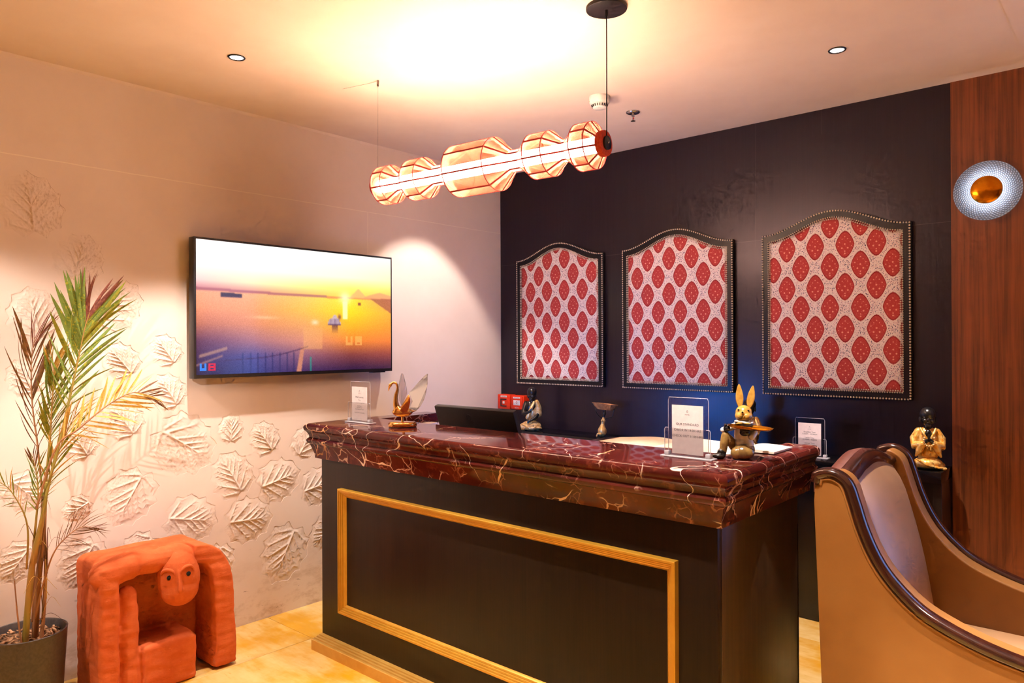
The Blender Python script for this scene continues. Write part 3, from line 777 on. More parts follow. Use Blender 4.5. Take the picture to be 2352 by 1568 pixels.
obj('screw', MB().lathe([(.001, 1.224), (.0035, 1.224), (.003, 1.2275), (.0005, 1.228)], 10, 'x').mesh('s', True), MAT['chrome'], hub)
inv = Matrix.Rotation(-lamp_rot, 3, 'Z')
def tol(p): return inv @ (Vector(p) - LA)
cv1 = [tol((-1.483, 2.213, ZC - .03)), tol((-1.4835, 2.2135, 2.45)), tol((-1.480, 2.206, 2.20))]
obj('power_cord', MB().tube(cv1, .0022, 8).mesh('c', True), MAT['black_metal'], lamp)
obj('suspension_wire', MB().tube([tol((-2.687, 2.122, ZC - .03)), tol((-2.687, 2.119, 2.215))], .0008, 6).mesh('c', True), MAT['chrome'], lamp)
cn = tol((-1.483, 2.213, ZC))
cp = obj('ceiling_canopy', bevel(MB().lathe([(.001, -.013), (.074, -.013), (.074, 0), (.001, 0)], 48).mesh('c'), .002), MAT['black_metal'], lamp, loc=cn)
obj('cord_grip', MB().lathe([(.001, -.034), (.004, -.034), (.005, -.024), (.005, -.012), (.001, -.012)], 12).mesh('g', 40), MAT['black_metal'], cp)
hk = tol((-2.687, 2.122, ZC))
obj('ceiling_hook', MB().lathe([(.001, -.034), (.0025, -.033), (.005, -.028), (.005, -.002), (.003, 0)], 12).mesh('g', 40), MAT['chrome'], lamp, loc=hk)
obj('loose_wire', MB().tube(spline([tol((-2.69, 2.12, ZC - .006)), tol((-2.75, 2.115, ZC - .003)), tol((-2.90, 2.08, ZC - .002))], 10), .0007, 6).mesh('w', True), MAT['chrome'], lamp)

# ------------------------------------------------------------------ round wall light
sc = thing('wall_sconce', 'round wall light of studded glass with brass centre on the timber wall', 'wall light', (-.560, YB - .004, 2.153))
obj('back_plate', MB().lathe([(.001, -.012), (.05, -.012), (.055, 0), (.001, 0)], 32, 'y').mesh('b', 30), MAT['brass'], sc)
obj('spacer', MB().lathe([(.008, -.07), (.008, -.012)], 12, 'y').mesh('s', True), MAT['brass'], sc)
glm = M('studded_glass', .08, spec=.6); x, y, z = glm.xyz()
rr = (x.pow(2.0) + z.pow(2.0)).sqrt(); glm.col((.16, .17, .19)); glm.p.inputs['Transmission Weight'].default_value = .35
fac = glm.t.nodes.new('ShaderNodeAttribute'); fac.attribute_name = 'stud'
g = rr.ss(.135, .058).pow(1.6) * 2.6 + .32; g = g * (N(glm.t, fac.outputs['Fac']).pow(1.6) * 1.2 + .06)
glm.emit(lin((214, 226, 255)), 1.0); glm.link(g, glm.p.inputs['Emission Strength'])
V, F, A = [], [], []; NRG, NS = 12, 60
def gp(i, j, lift=0.0):
    r = .046 + (.135 - .046) * i / NRG; a = 2 * PI * (j + .5 * i) / NS
    return (r * math.cos(a), -.040 - .018 * (1 - i / NRG) - lift, r * math.sin(a))
for i in range(NRG):
    for j in range(NS):
        b = len(V); q = [gp(i, j), gp(i, j + 1), gp(i + 1, j + .0), gp(i + 1, j + 1.0)]
        c = tuple(sum(p[k] for p in q) / 4 - (.0045 if k == 1 else 0) for k in range(3))
        V += [q[0], q[1], q[3], q[2], c]; F += [(b, b + 1, b + 4), (b + 1, b + 2, b + 4), (b + 2, b + 3, b + 4), (b + 3, b, b + 4)]; A += [.05, .05, .05, .05, 1.0]
gme = bpy.data.meshes.new('glass'); gme.from_pydata(V, [], F); gme.update(); at = gme.attributes.new('stud', 'FLOAT', 'POINT'); at.data.foreach_set('value', A)
obj('glass_disc', gme, glm.m, sc, label='clear studded glass disc')
obj('brass_disc', MB().lathe([(.0615, -.066), (.0625, -.067), (.0605, -.069), (.03, -.073), (.001, -.076)], 48, 'y').mesh('d', True), simple('spun_brass', (226, 150, 30), (196, 118, 18), rough=.2, metal=1, scale=18, rvar=.12), sc, label='spun brass centre')
pl = bpy.data.lights.new('sconce_light', 'POINT'); pl.energy = SCONCE_W; pl.color = (.72, .83, 1.0); pl.shadow_soft_size = .012
l = bpy.data.objects.new('sconce_light', pl); C.objects.link(l); l.parent = sc; l.location = (0, -.030, 0)

# ------------------------------------------------------------------ smoke detector and sprinkler
sd = thing('smoke_detector', 'white round smoke detector on the ceiling behind the pendant cord', 'smoke detector', (-2.054, 3.0, ZC))
obj('body', MB().lathe([(.001, 0), (.050, 0), (.051, -.006), (.050, -.030), (.044, -.038), (.040, -.040), (.034, -.056), (.028, -.060), (.001, -.061)], 40).mesh('b', 35), MAT['white_plastic'], sd)
for k in range(20):
    a = 2 * PI * k / 20; c, s_ = math.cos(a), math.sin(a); q = MB().box(-.0022, .0022, -.0022, .0022, -.006, .006).mesh('s'); q.transform(Matrix.Translation((.0378 * c, .0378 * s_, -.0475)) @ Matrix.Rotation(a, 4, 'Z') @ Matrix.Rotation(.36, 4, 'Y'))
    obj('vent_slot', q, MAT['black_metal'], sd)
obj('indicator', MB().ell((-.048, -.018, -.018), .003).mesh('i', True), simple('amber_led', (220, 150, 60)), sd)
sk = thing('fire_sprinkler', 'small chrome fire sprinkler head on the ceiling', 'sprinkler', (-2.058, 3.317, ZC))
obj('escutcheon', MB().lathe([(.001, 0), (.037, 0), (.036, -.006), (.026, -.011), (.012, -.013), (.001, -.013)], 32).mesh('e', True), MAT['chrome'], sk)
obj('frame_body', MB().lathe([(.008, -.012), (.008, -.024), (.005, -.026), (.004, -.044), (.001, -.046)], 14).mesh('b', 35), MAT['chrome'], sk)
obj('glass_bulb', MB().ell((.002, 0, -.034), (.0042, .0042, .008)).mesh('g', True), simple('red_bulb', (190, 40, 40), rough=.2), sk)
obj('deflector', MB().lathe([(.001, -.046), (.012, -.047), (.013, -.049), (.001, -.049)], 16).mesh('d', 30), MAT['chrome'], sk)

# ------------------------------------------------------------------ leather armchair
ch = thing('leather_armchair', 'tan leather armchair with dark wooden rail and sweeping arms', 'armchair', (-.792, 2.83, 0))
leather = M('tan_leather', .38, spec=.45); n1 = leather.noise(4, 3); n2 = leather.noise(220, 2)
leather.col(leather.mix(n1.ss(.3, .7), lin((148, 99, 48)), lin((136, 87, 39)))); leather.bump(n2, .12, .001)
leather2 = M('pale_tan_leather', .34, spec=.5); n1 = leather2.noise(4, 3); n2 = leather2.noise(220, 2)
leather2.col(leather2.mix(n1.ss(.3, .7), lin((176, 136, 98)), lin((164, 124, 88)))); leather2.bump(n2, .10, .001)
walnut = mk_timber('dark_walnut', (62, 28, 18), (38, 17, 12), .16, scale=(40, 8, 40), bump=.04, coat=.5)
PR = [(-.055, 1.015), (-.045, 1.045), (0, 1.06), (.042, 1.05), (.073, 1.02), (.094, .96), (.117, .885), (.152, .805), (.196, .742), (.262, .68), (.33, .643), (.43, .608), (.54, .585), (.66, .572), (.735, .545)]
PC = [(q.x, q.y) for q in spline([(a, b, 0) for a, b in PR], 64)]
def off(curve, d):
    out = []
    for i, (a, b) in enumerate(curve):
        p0, p1 = curve[max(i - 1, 0)], curve[min(i + 1, len(curve) - 1)]
        tx, tz = p1[0] - p0[0], p1[1] - p0[1]; L = math.hypot(tx, tz)
        out.append((a + tz / L * d, b - tx / L * d))     # positive d: below / inside
    return out
for sd_, yo in ((-1, -.39), (1, .39)):
    c1 = off(PC, .030); c1 = [p for p in c1 if p[0] > -.040]
    poly = c1 + [(.72, .13), (-.014, .13), (-.027, .5), (-.043, .95), (-.040, .995)]
    me = MB().prism(poly, yo - sd_ * .004, yo - sd_ * .034).mesh('o'); bm = bmesh.new(); bm.from_mesh(me); bmesh.ops.triangulate(bm, faces=[f for f in bm.faces if len(f.verts) > 4]); bm.to_mesh(me); bm.free(); obj('outer_panel', me, leather.m, ch)
    pp = off(PC, .034); obj('piping', MB().tube([(a, yo - sd_ * .002, b) for a, b in pp], .0045, 8).mesh('p', True), leather.m, ch)
    # show-wood rail: half-round moulding swept along the arm line
    R = []; cl = off(PC, .0)
    for i, (a, b) in enumerate(PC):
        ring = []
        for k in range(14):
            th = 2 * PI * k / 14; dy = .026 * math.copysign(abs(math.cos(th)) ** .7, math.cos(th)); dn = .018 * math.copysign(abs(math.sin(th)) ** .8, math.sin(th))
            q = off(PC[max(i - 1, 0):i + 2], .016 - dn)[min(i, 1)]
            ring.append((q[0], yo - sd_ * .018 + dy, q[1]))
        R.append(ring)
    obj('wooden_rail', MB().rings(R).mesh('r', 50), walnut, ch, label='dark polished wooden rail')
    c2 = [p for p in off(PC, .012) if p[0] > .0]
    poly = c2 + [(.72, .16), (.03, .16)]
    me = MB().prism(poly, yo - sd_ * .036, yo - sd_ * .118).mesh('i'); obj('inner_arm', bevel(me, .026, 4, 50), leather.m, ch)
# back: outer shell, padded inside, carved crest
def ztop(y): return 1.030 + .052 * (.5 + .5 * math.cos(PI * min(1, abs(y) / .33)))
R = []; NY = 28
for i in range(NY + 1):
    y = -.300 + .60 * i / NY; zt_ = ztop(y) - .045
    col = []
    for k in range(15):
        s_ = k / 14; z_ = .40 + (zt_ - .40) * s_
        xx = .195 - .115 * ((z_ - .40) / .53) + .030 * math.sin(PI * min(1, s_ * 1.0)) * (1 - (abs(y) / .36) ** 2) - .05 * max(0, s_ - .9) * 4
        col.append((xx - .03 * (abs(y) / .30) ** 6, y, z_))
    col += [(-.01, y, zt_), (-.012, y, .40)]
    R.append(col)
obj('back_cushion', MB().rings(R).mesh('b', 55), leather2.m, ch, label='paler tan padded inside back')
me = MB().prism([(-.36, .13), (.36, .13), (.36, 1.0)] + [(.36 - .72 * i / 20, ztop(.36 - .72 * i / 20) - .035) for i in range(21)] + [(-.36, 1.0)], -.045, -.012, 'x').mesh('o')
for v in me.vertices: v.co.x += .034 * (1 - v.co.z / .95)
obj('back_panel', bevel(me, .005, 2, 50), leather.m, ch)
R = []
for i in range(33):
    y = -.345 + .69 * i / 32; zt_ = ztop(y); ring = []
    for dx, dz in ((.030, -.052), (.040, -.047), (.037, -.036), (.044, -.026), (.041, -.014), (.030, -.004), (.012, .0), (-.004, -.001), (-.004, -.050)): ring.append((dx, y, zt_ + dz))
    R.append(ring)
obj('crest_rail', MB().rings(R).mesh('c', 40), walnut, ch, label='dark carved wooden crest rail')
R = []
for i in range(33):
    y = -.345 + .69 * i / 32; zt_ = ztop(y); R.append([(-.005, y, zt_ - .001), (-.020, y, zt_ - .002), (-.046, y, zt_ - .010), (-.058, y, zt_ - .026), (-.058, y, zt_ - .060), (-.005, y, zt_ - .060)])
obj('crest_back', MB().rings(R).mesh('c', 40), simple('brown_leather', (104, 54, 38), (90, 44, 32), rough=.45, scale=120), ch, label='brown leather strip behind the crest')
obj('seat_cushion', bevel(MB().box(.165, .745, -.268, .268, .30, .445).mesh('s'), .035, 4), leather2.m, ch)
obj('seat_frame', bevel(MB().box(.0, .73, -.352, .352, .14, .30).mesh('s'), .01, 2), leather.m, ch)
for lx, ly_ in ((.04, -.33), (.04, .33), (.68, -.33), (.68, .33)):
    obj('leg', MB().lathe([(.016, 0), (.020, .01), (.024, .08), (.028, .142)], 14, org=(lx, ly_, 0)).mesh('l', 40), walnut, ch)

# ------------------------------------------------------------------ acrylic sign holders
def clear(name, gloss, tint, rough=.03, extra=None):
    m = bpy.data.materials.new(name); m.use_nodes = True; t = m.node_tree
    for n in list(t.nodes):
        if n.type != 'OUTPUT_MATERIAL': t.nodes.remove(n)
    tp = t.nodes.new('ShaderNodeBsdfTransparent'); tp.inputs[0].default_value = (*tint, 1)
    gl = t.nodes.new('ShaderNodeBsdfGlossy'); gl.inputs['Roughness'].default_value = rough
    lw = t.nodes.new('ShaderNodeLayerWeight'); fr = t.nodes.new('ShaderNodeMath'); fr.operation = 'POWER'; t.links.new(lw.outputs['Facing'], fr.inputs[0]); fr.inputs[1].default_value = 4.0
    ad = t.nodes.new('ShaderNodeMath'); ad.operation = 'MULTIPLY_ADD'; t.links.new(fr.outputs[0], ad.inputs[0]); ad.inputs[1].default_value = 1.0; ad.inputs[2].default_value = gloss
    no = t.nodes.new('ShaderNodeTexNoise'); no.inputs['Scale'].default_value = 25; no.inputs['Detail'].default_value = 1
    mu = t.nodes.new('ShaderNodeMath'); mu.operation = 'MULTIPLY_ADD'; t.links.new(no.outputs[0], mu.inputs[0]); mu.inputs[1].default_value = .06; t.links.new(ad.outputs[0], mu.inputs[2])
    mx = t.nodes.new('ShaderNodeMixShader'); t.links.new(mu.outputs[0], mx.inputs[0]); t.links.new(tp.outputs[0], mx.inputs[1]); t.links.new(gl.outputs[0], mx.inputs[2])
    out = mx
    if extra:
        df = t.nodes.new('ShaderNodeBsdfTranslucent'); df.inputs[0].default_value = (*extra[1], 1)
        out = t.nodes.new('ShaderNodeMixShader'); out.inputs[0].default_value = extra[0]; t.links.new(mx.outputs[0], out.inputs[1]); t.links.new(df.outputs[0], out.inputs[2])
    t.links.new(out.outputs[0], t.nodes['Material Output'].inputs['Surface']); return m
class _W: pass
acry = _W(); acry.m = clear('clear_acrylic', .02, (.97, .965, .965), extra=(.02, (.9, .85, .85)))
edge_m = M('frosted_acrylic_edge', .25); edge_m.col(edge_m.mix(edge_m.noise(30), lin((236, 228, 230)), lin((216, 208, 214)))); edge_m.p.inputs['Transmission Weight'].default_value = .35
paper_m = simple('white_paper', (240, 226, 222), (234, 219, 216), rough=.8, scale=60)
ink_m = simple('dark_ink', (62, 52, 60), (48, 40, 50), rough=.7)
crest_m = simple('grey_ink', (120, 104, 112), rough=.7)
def edges(poly, y0, y1, r=.0011):
    return MB().tube([(x, (y0 + y1) / 2, z) for x, z in poly], r, 6).mesh('e', True)
def sign(label, loc, rot, lines, w=.147, h=.200, pw=.114, ph=.163):
    t = thing('acrylic_sign_holder', label, 'sign', loc, rot, 'acrylic sign holders')
    bw = w / 2 + .020
    obj('base', rbox(-bw, bw, -.022, .022, 0, .005, .0012), edge_m.m, t)
    obj('back_plate', rbox(-w / 2, w / 2, .0, .0025, .005, h, .001, 1), acry.m, t)
    obj('front_pocket', rbox(-w / 2 - .010, w / 2 + .010, -.008, -.0058, .005, .098, .001, 1), acry.m, t)
    c = .010
    obj('plate_edge', edges([(-w / 2, .006), (-w / 2, h - c), (-w / 2 + c * .4, h), (w / 2 - c * .4, h), (w / 2, h - c), (w / 2, .006)], 0, .0025), edge_m.m, t)
    for s_ in (-1, 1):
        x = s_ * (w / 2 + .010)
        obj('pocket_edge', edges([(x, .006), (x, .092), (x - s_ * .004, .098), (x - s_ * .014, .098)], -.008, -.0058), edge_m.m, t)
        obj('foot', rbox(min(x, x - s_ * .016), max(x, x - s_ * .016), -.012, .010, .005, .020, .0015), edge_m.m, t)
    p = obj('paper', rbox(-pw / 2, pw / 2, -.0045, -.0038, .012, .012 + ph, .0002, 1), paper_m, t)
    for txt, size, z, m in lines:
        me = text_mesh(txt, size); me.transform(Matrix.Rotation(PI / 2, 4, 'X')); me.transform(Matrix.Translation((0, -.0048, .012 + ph * z)))
        obj('lettering', me, m, p)
    # little bud crest above the words
    cz = .012 + ph * .865
    me = MB().tube([(0, -.0048, cz + .006), (.0028, -.0048, cz + .002), (.0022, -.0048, cz - .0015), (-.0022, -.0048, cz - .0015), (-.0028, -.0048, cz + .002), (0, -.0048, cz + .006)], .0005, 5).mesh('c', True)
    obj('crest', me, crest_m, p); return t
sign('acrylic sign reading OUR STANDARD CHECK IN 14:00 HRS, beside the rabbit figure', (-1.163, 2.207, 1.0852), 0,
     [('HOTEL', .0055, .80, crest_m), ('OUR STANDARD', .0108, .590, ink_m), ('CHECK IN 14:00 HRS', .0108, .470, ink_m), ('CHECK OUT 11:00 HRS', .0108, .350, ink_m)])
sign('acrylic welcome sign at the left end of the countertop', (-2.905, 2.178, 1.0852), 0,
     [('HOTEL', .0055, .80, crest_m), ('Wel comes', .0140, .665, ink_m), ('To', .0140, .575, ink_m), ('The Hotel Heritage Hotel', .0075, .505, ink_m), ('Early Rules', .0075, .415, ink_m), ('For Safe Food', .0075, .365, ink_m), ('Not Allowed In Area', .0075, .315, ink_m), ('Thank you for Cooperation', .0072, .215, ink_m)], w=.155, pw=.122)
sign('acrylic meal times sign on the console shelf behind the desk end', (-1.318, 3.80, ZL + .0002), 0,
     [('HOTEL', .0055, .80, crest_m), ('Breakfast Time', .0098, .700, ink_m), ('7:30AM - 10:30AM', .0098, .635, ink_m), ('Lunch Time', .0098, .525, ink_m), ('12:30PM - 3:00PM', .0098, .460, ink_m), ('Dinner Time', .0098, .350, ink_m), ('7:30PM - 10:30PM', .0098, .285, ink_m)])

# ------------------------------------------------------------------ figurines (each turned to face the front of the desk)
def facing(x, y): return math.atan2(-x, y)
# swan
def sw(zx, zy, y=0.0): return ((zx - 1300) / 4920, y, (1270 - zy) / 4880)
swan = thing('swan_ornament', 'golden swan ornament with clear glass wings on the countertop', 'ornament', (-2.600, 2.188, 1.0852), facing(-2.6, 2.188))
def oval(prof, sx, sy, seg=40): return MB().rings([[(r * sx * math.cos(2 * PI * j / seg), r * sy * math.sin(2 * PI * j / seg), z) for j in range(seg)] for r, z in prof])
obj('base', oval([(.96, .003), (1.0, .005), (1.0, .014), (.97, .020), (.90, .0235), (.6, .025), (.02, .0255)], .065, .045).mesh('b', 50), MAT['gold'], swan)
obj('rubber_foot', oval([(.96, 0), (.975, .0005), (.975, .003), (.94, .0032)], .065, .045).mesh('b', 30), MAT['black_metal'], swan)
obj('stem', MB().lathe([(.0068, .024), (.0062, .03), (.0062, .058)], 16).mesh('s', 40), MAT['gold'], swan)
b = MB(); b.ell((.000, 0, .070), (.047, .026, .023)); b.ell((-.022, 0, .078), (.020, .020, .024)); b.tube([(.02, 0, .072), (.045, 0, .073), (.062, 0, .0745)], [.020, .011, .003], 14, flat=.55)
nk = spline([(-.024, 0, .080), (-.030, 0, .110), (-.029, 0, .145), (-.022, 0, .176), (-.027, 0, .200), (-.040, 0, .206), (-.051, 0, .199)], 26)
b.tube(nk, [.016 - .0105 * min(1, i / 14) for i in range(27)], 14)
b.ell((-.055, 0, .194), (.0085, .007, .008)); b.tube([(-.058, 0, .189), (-.062, 0, .176), (-.062, 0, .167)], [.006, .0035, .0015], 10)
obj('body', fuse(b, .0016, 5), MAT['gold'], swan)
for s_ in (-1, 1):
    P = [(-.012, .088), (.020, .140), (.028, .152), (.034, .146), (.035, .125), (.029, .098), (.022, .078), (.0, .074)]
    me = MB().prism(P, -.003, .003).mesh('w'); me.transform(Matrix.Translation((0, s_ * .022, 0)) @ Matrix.Rotation(-s_ * .32, 4, 'X') @ Matrix.Translation((0, 0, 0)))
    obj('wing_holder', bevel(me, .0015), MAT['gold'], swan)
wing_m = _W(); wing_m.m = clear('ribbed_glass', .10, (.93, .90, .90), .06, extra=(.18, (.95, .85, .85)))
def wing(name, O, tip, wd, spread, y0, y1):
    """glass wing: feather ribs fanned from the root O to the curved edge"""
    R = []; n = 18
    for i in range(n + 1):
        t = i / n; ring = []
        for k in range(67):
            q = k / 66; f = tip[k]
            x = O[0] + (f[0] - O[0]) * t; z = O[1] + (f[1] - O[1]) * t
            y = y0 + (y1 - y0) * t + .0030 * abs(math.sin(q * PI * 9)) * min(1, 2.5 * t) * (1 - .5 * t)
            ring.append((x, y, z))
        back = [(p[0], p[1] + .006, p[2]) for p in reversed(ring)]
        R.append(ring + back)
    return MB().rings(R).mesh('w', 50)
def edge_curve(pts): return [(q.x, q.y) for q in spline([(a, b_, 0) for a, b_ in pts], 66)]
obj('glass_wing', wing('w', (.030, .098), edge_curve([(.030, .160), (.108, .243), (.114, .225), (.113, .190), (.098, .128), (.064, .080), (.030, .088)]), 0, 0, -.020, -.036), wing_m.m, swan, label='clear ribbed glass wing')
obj('glass_wing', wing('w', (-.004, .095), edge_curve([(-.016, .120), (-.019, .180), (-.008, .236), (-.002, .246), (.006, .236), (.019, .180), (.022, .150)]), 0, 0, .018, .036), wing_m.m, swan, label='clear ribbed glass wing')
obj('power_lead', MB().tube(spline([(.062, .01, .010), (.072, .012, .014), (.079, .012, .026), (.072, .01, .032), (.062, .008, .024)], 14), .0012, 6).mesh('l', True), MAT['black_metal'], swan)

# rabbit waiter
def rb(zx, zy, y=0.0): return ((zx - 588) / 5566, y, (1427 - zy) / 5410)
rab = thing('rabbit_figurine', 'rabbit waiter figurine in white shirt holding a golden tray', 'figurine', (-1.032, 2.318, 1.0852), facing(-1.032, 2.318))
tanp = simple('tan_glaze', (208, 160, 74), (188, 136, 56), rough=.25, scale=60, coat=.3)
khaki = simple('khaki_glaze', (150, 116, 62), (118, 88, 48), rough=.22, scale=40, coat=.3)
whiteg = simple('white_glaze', (252, 246, 238), (246, 236, 224), rough=.3, scale=40, coat=.3)
blackg = simple('dark_glaze', (32, 28, 26), (20, 18, 18), rough=.25, scale=60, coat=.2)
h = MB(); h.ell((.0125, -.004, .152), (.0265, .025, .024)); h.ell((.0125, -.010, .141), (.0285, .024, .020)); h.ell((.002, -.026, .142), (.013, .010, .011)); h.ell((.020, -.026, .141), (.013, .010, .011)); h.ell((.0085, -.029, .151), (.008, .008, .006))
head = obj('head', fuse(h, .0013, 5), tanp, rab)
for ex, ez, sgn in ((-.004, .1615, -1), (.027, .1600, 1)):
    obj('eye', MB().ell((ex, -.0235, ez), (.0034, .0024, .0030)).mesh('e', True), blackg, head)
obj('nose', MB().ell((.0085, -.0372, .1552), (.0034, .0022, .0026)).mesh('n', True), blackg, head)
for s_ in (-1, 1): obj('mouth_line', MB().tube(spline([(.0085, -.0362, .1465), (.0085 + s_ * .0035, -.0362, .1425), (.0085 + s_ * .0085, -.0355, .1415), (.0085 + s_ * .011, -.034, .1432)], 8), .0005, 5).mesh('m', True), blackg, head)
for (bx, bz), (tx, tz), tl in (((.001, .166), (-.002, .246), .02), ((.030, .166), (.042, .241), .02)):
    R = []; n = 16
    for i in range(n + 1):
        t = i / n; wd = .0022 + .0112 * math.sin(PI * min(1, t ** .85)) ** .9 * (1 - .15 * t) if t < .98 else .001
        cx, cz = bx + (tx - bx) * t, bz + (tz - bz) * t; ring = []
        for k in range(12):
            th = 2 * PI * k / 12; dy = .0045 * math.sin(th); cup = .004 * (1 - abs(math.cos(th)))
            ring.append((cx + wd * math.cos(th), -.002 + dy + (cup if math.sin(th) < 0 else 0), cz))
        R.append(ring)
    obj('ear', MB().rings(R).mesh('ear', True), tanp, rab)
b = MB(); b.ell((.012, .002, .078), (.031, .026, .046)); b.ell((.011, .0, .048), (.034, .030, .026)); b.ell((.013, 0, .108), (.026, .020, .014))
b.tube([(-.010, -.002, .108), (-.034, -.010, .100), (-.053, -.022, .094)], [.012, .011, .0095], 12); b.tube([(.036, .0, .105), (.044, -.012, .085), (.036, -.028, .074)], [.012, .013, .011], 12)
obj('shirt', fuse(b, .0016, 5), whiteg, rab)
obj('collar', MB().tube([(.0125 + .027 * math.cos(a * PI / 12), -.004 + .023 * math.sin(a * PI / 12), .121 + .003 * math.sin(a * PI / 12 * 2)) for a in range(25)], .0042, 8).mesh('c', True), whiteg, rab)
for s_ in (-1, 1): obj('bow', MB().ell((.0105 + s_ * .011, -.027, .1175), (.012, .005, .0035), ry(s_ * .1)).mesh('b', True), tanp, rab)
b = MB(); b.tube([(-.016, .004, .034), (-.034, -.016, .062), (-.046, -.024, .076)], [.017, .016, .013], 12); b.tube([(-.046, -.024, .076), (-.050, -.030, .050), (-.054, -.030, .022)], [.014, .014, .012], 12)
obj('trouser_leg', fuse(b, .0018, 4), khaki, rab, label='raised khaki trouser leg')
b = MB(); b.ell((.010, -.034, .0245), (.036, .026, .0245)); b.ell((-.010, -.040, .022), (.020, .02, .020)); b.ell((.02, .0, .03), (.028, .03, .024))
obj('trouser_leg', fuse(b, .0018, 4), khaki, rab, label='folded khaki trouser leg')
b = MB(); b.tube([(-.055, -.030, .026), (-.057, -.032, .012)], [.013, .013], 12); b.ell((-.068, -.040, .010), (.022, .014, .010)); b.ell((-.060, -.034, .022), (.012, .011, .012)); b.box(-.064, -.056, -.036, -.030, .03, .044)
obj('boot', fuse(b, .0015, 3), blackg, rab)
b = MB(); b.ell((-.041, -.030, .100), (.012, .010, .011)); b.ell((-.045, -.034, .111), (.005, .005, .006)); obj('glove', fuse(b, .0013, 3), blackg, rab)
b = MB(); b.box(.000, .030, -.046, -.030, .094, .099); b.ell((.015, -.036, .088), (.016, .009, .011)); obj('glove', fuse(b, .0013, 2), blackg, rab)
R = []
for r, z in ((.02, .101), (.80, .1015), (.93, .105), (1.0, .1105), (1.0, .112), (.96, .1115), (.88, .1075), (.78, .1045), (.02, .1042)):
    R.append([(.033 + .072 * r * math.cos(2 * PI * j / 40), -.044 + .036 * r * math.sin(2 * PI * j / 40), z - .06 * (.072 * r * math.cos(2 * PI * j / 40))) for j in range(40)])
obj('tray', MB().rings(R).mesh('t', 50), MAT['brass'], rab, label='oval golden tray')

# little monks
skin = simple('black_resin', (24, 21, 22), (16, 14, 15), rough=.28, scale=60, spec=.5)
def mk_robe(name, a, b_, c_):
    m = M(name, .32, .35); n = m.noise(45, 4, .6); k = m.noise(90, 3, .7, stretch=(1, 1, .5))
    c = m.mix(n.ss(.35, .65), lin(a), lin(b_)); c = m.mix(k.ss(.56, .70) * .85, c, lin(c_)); m.col(c); m.bump(n, .25, .003); return m.m
robe_g = mk_robe('gold_robe', (226, 150, 40), (238, 200, 120), (60, 34, 14)); robe_p = mk_robe('pale_gold_robe', (208, 160, 88), (236, 206, 150), (44, 30, 18))
def monk_head(b, x, z, s=1.0, turn=0.0):
    r = rz(turn)
    def q(dx, dy, dz): v = r @ Vector((dx, dy, dz)); return (x + v.x, v.y, z + v.z)
    b.ell(q(0, 0, .012), (.033, .036, .034)); b.ell(q(0, -.004, -.012), (.028, .028, .030)); b.ell(q(0, -.030, -.010), (.0042, .006, .008)); b.ell(q(0, -.026, -.026), (.009, .006, .004)); b.ell(q(0, -.020, -.036), (.013, .010, .007))
    for s_ in (-1, 1): b.ell(q(s_ * .032, .002, -.012), (.0045, .008, .013)); b.ell(q(s_ * .013, -.024, -.016), (.011, .008, .010)); b.ell(q(s_ * .012, -.0275, -.001), (.009, .004, .0025))
    b.tube([q(0, .002, -.030), q(0, .002, -.058)], [.016, .018], 14)
def monk_praying(label, loc, rot, robe):
    t = thing('monk_figurine', label, 'figurine', loc, rot, 'little monk figurines')
    b = MB(); monk_head(b, .001, .240); hd = obj('head', fuse(b, .0015, 3, .4), skin, t)
    b = MB(); b.ell((0, .006, .135), (.048, .036, .062)); b.ell((0, .004, .085), (.050, .040, .05)); b.ell((0, -.012, .030), (.060, .052, .030)); b.ell((.035, .0, .020), (.036, .04, .020)); b.ell((-.035, .0, .020), (.036, .04, .020)); b.ell((.058, -.02, .008), (.018, .015, .008))
    for s_ in (-1, 1):
        b.tube([(s_ * .036, .004, .172), (s_ * .054, -.004, .140), (s_ * .052, -.018, .108), (s_ * .026, -.042, .118)], [.018, .020, .021, .017], 12)
        b.tube([(s_ * .030, -.040, .112), (s_ * .040, -.036, .085), (s_ * .050, -.028, .062)], [.016, .013, .005], 12)
        b.tube([(s_ * .030, -.022, .188), (s_ * .020, -.040, .165), (s_ * .006, -.044, .140)], [.006, .006, .005], 8)
    for k in range(5):
        b.tube([(-.05 + .012 * k, -.05 - .006 * math.sin(k), .050 - .006 * k), (-.01 + .012 * k, -.062, .026 - .003 * k), (.03 + .006 * k, -.052, .016)], .004, 8)
    obj('robe', fuse(b, .0020, 2, .4), robe, t)
    b = MB(); b.ell((0, -.030, .165), (.014, .012, .020)); 
    for s_ in (-1, 1):
        b.tube([(s_ * .020, -.046, .122), (s_ * .006, -.056, .138)], [.008, .008], 10)
        for f in range(4): b.tube([(s_ * .0035, -.058 - .003 * f + .004, .136), (s_ * .0028, -.058 - .003 * f + .004, .166 - .002 * abs(f - 1.5))], [.0026, .0018], 8)
    obj('folded_hands', fuse(b, .0012, 1), skin, t)
    for k in range(15):
        a = 2 * PI * (k + .5) / 15 + PI / 2
        if math.sin(a) > .8: continue
        obj('bead', MB().ell((.022 * math.cos(a), -.066 - .004 * math.sin(a), .138 + .026 * math.sin(a)), .0046, seg=10, st=6).mesh('b', True), robe_p, t)
    return t
monk_praying('kneeling monk figurine in bright yellow robe beside the timber wall', (-.784, 3.80, ZL + .0002), facing(-.784, 3.80) + .1, robe_g)
monk_praying('dark monk figurine mostly hidden behind the rabbit figurine', (-1.637, 3.80, ZL + .0002), facing(-1.64, 3.80) - .5, robe_p)
t = thing('monk_figurine', 'seated monk figurine with bare black arm, beside the red alarm boxes', 'figurine', (-3.165, 3.79, ZL + .0002), facing(-3.165, 3.79), 'little monk figurines')
b = MB(); monk_head(b, .006, .245, 1, -.35); b.ell((-.004, .0, .150), (.042, .030, .050))
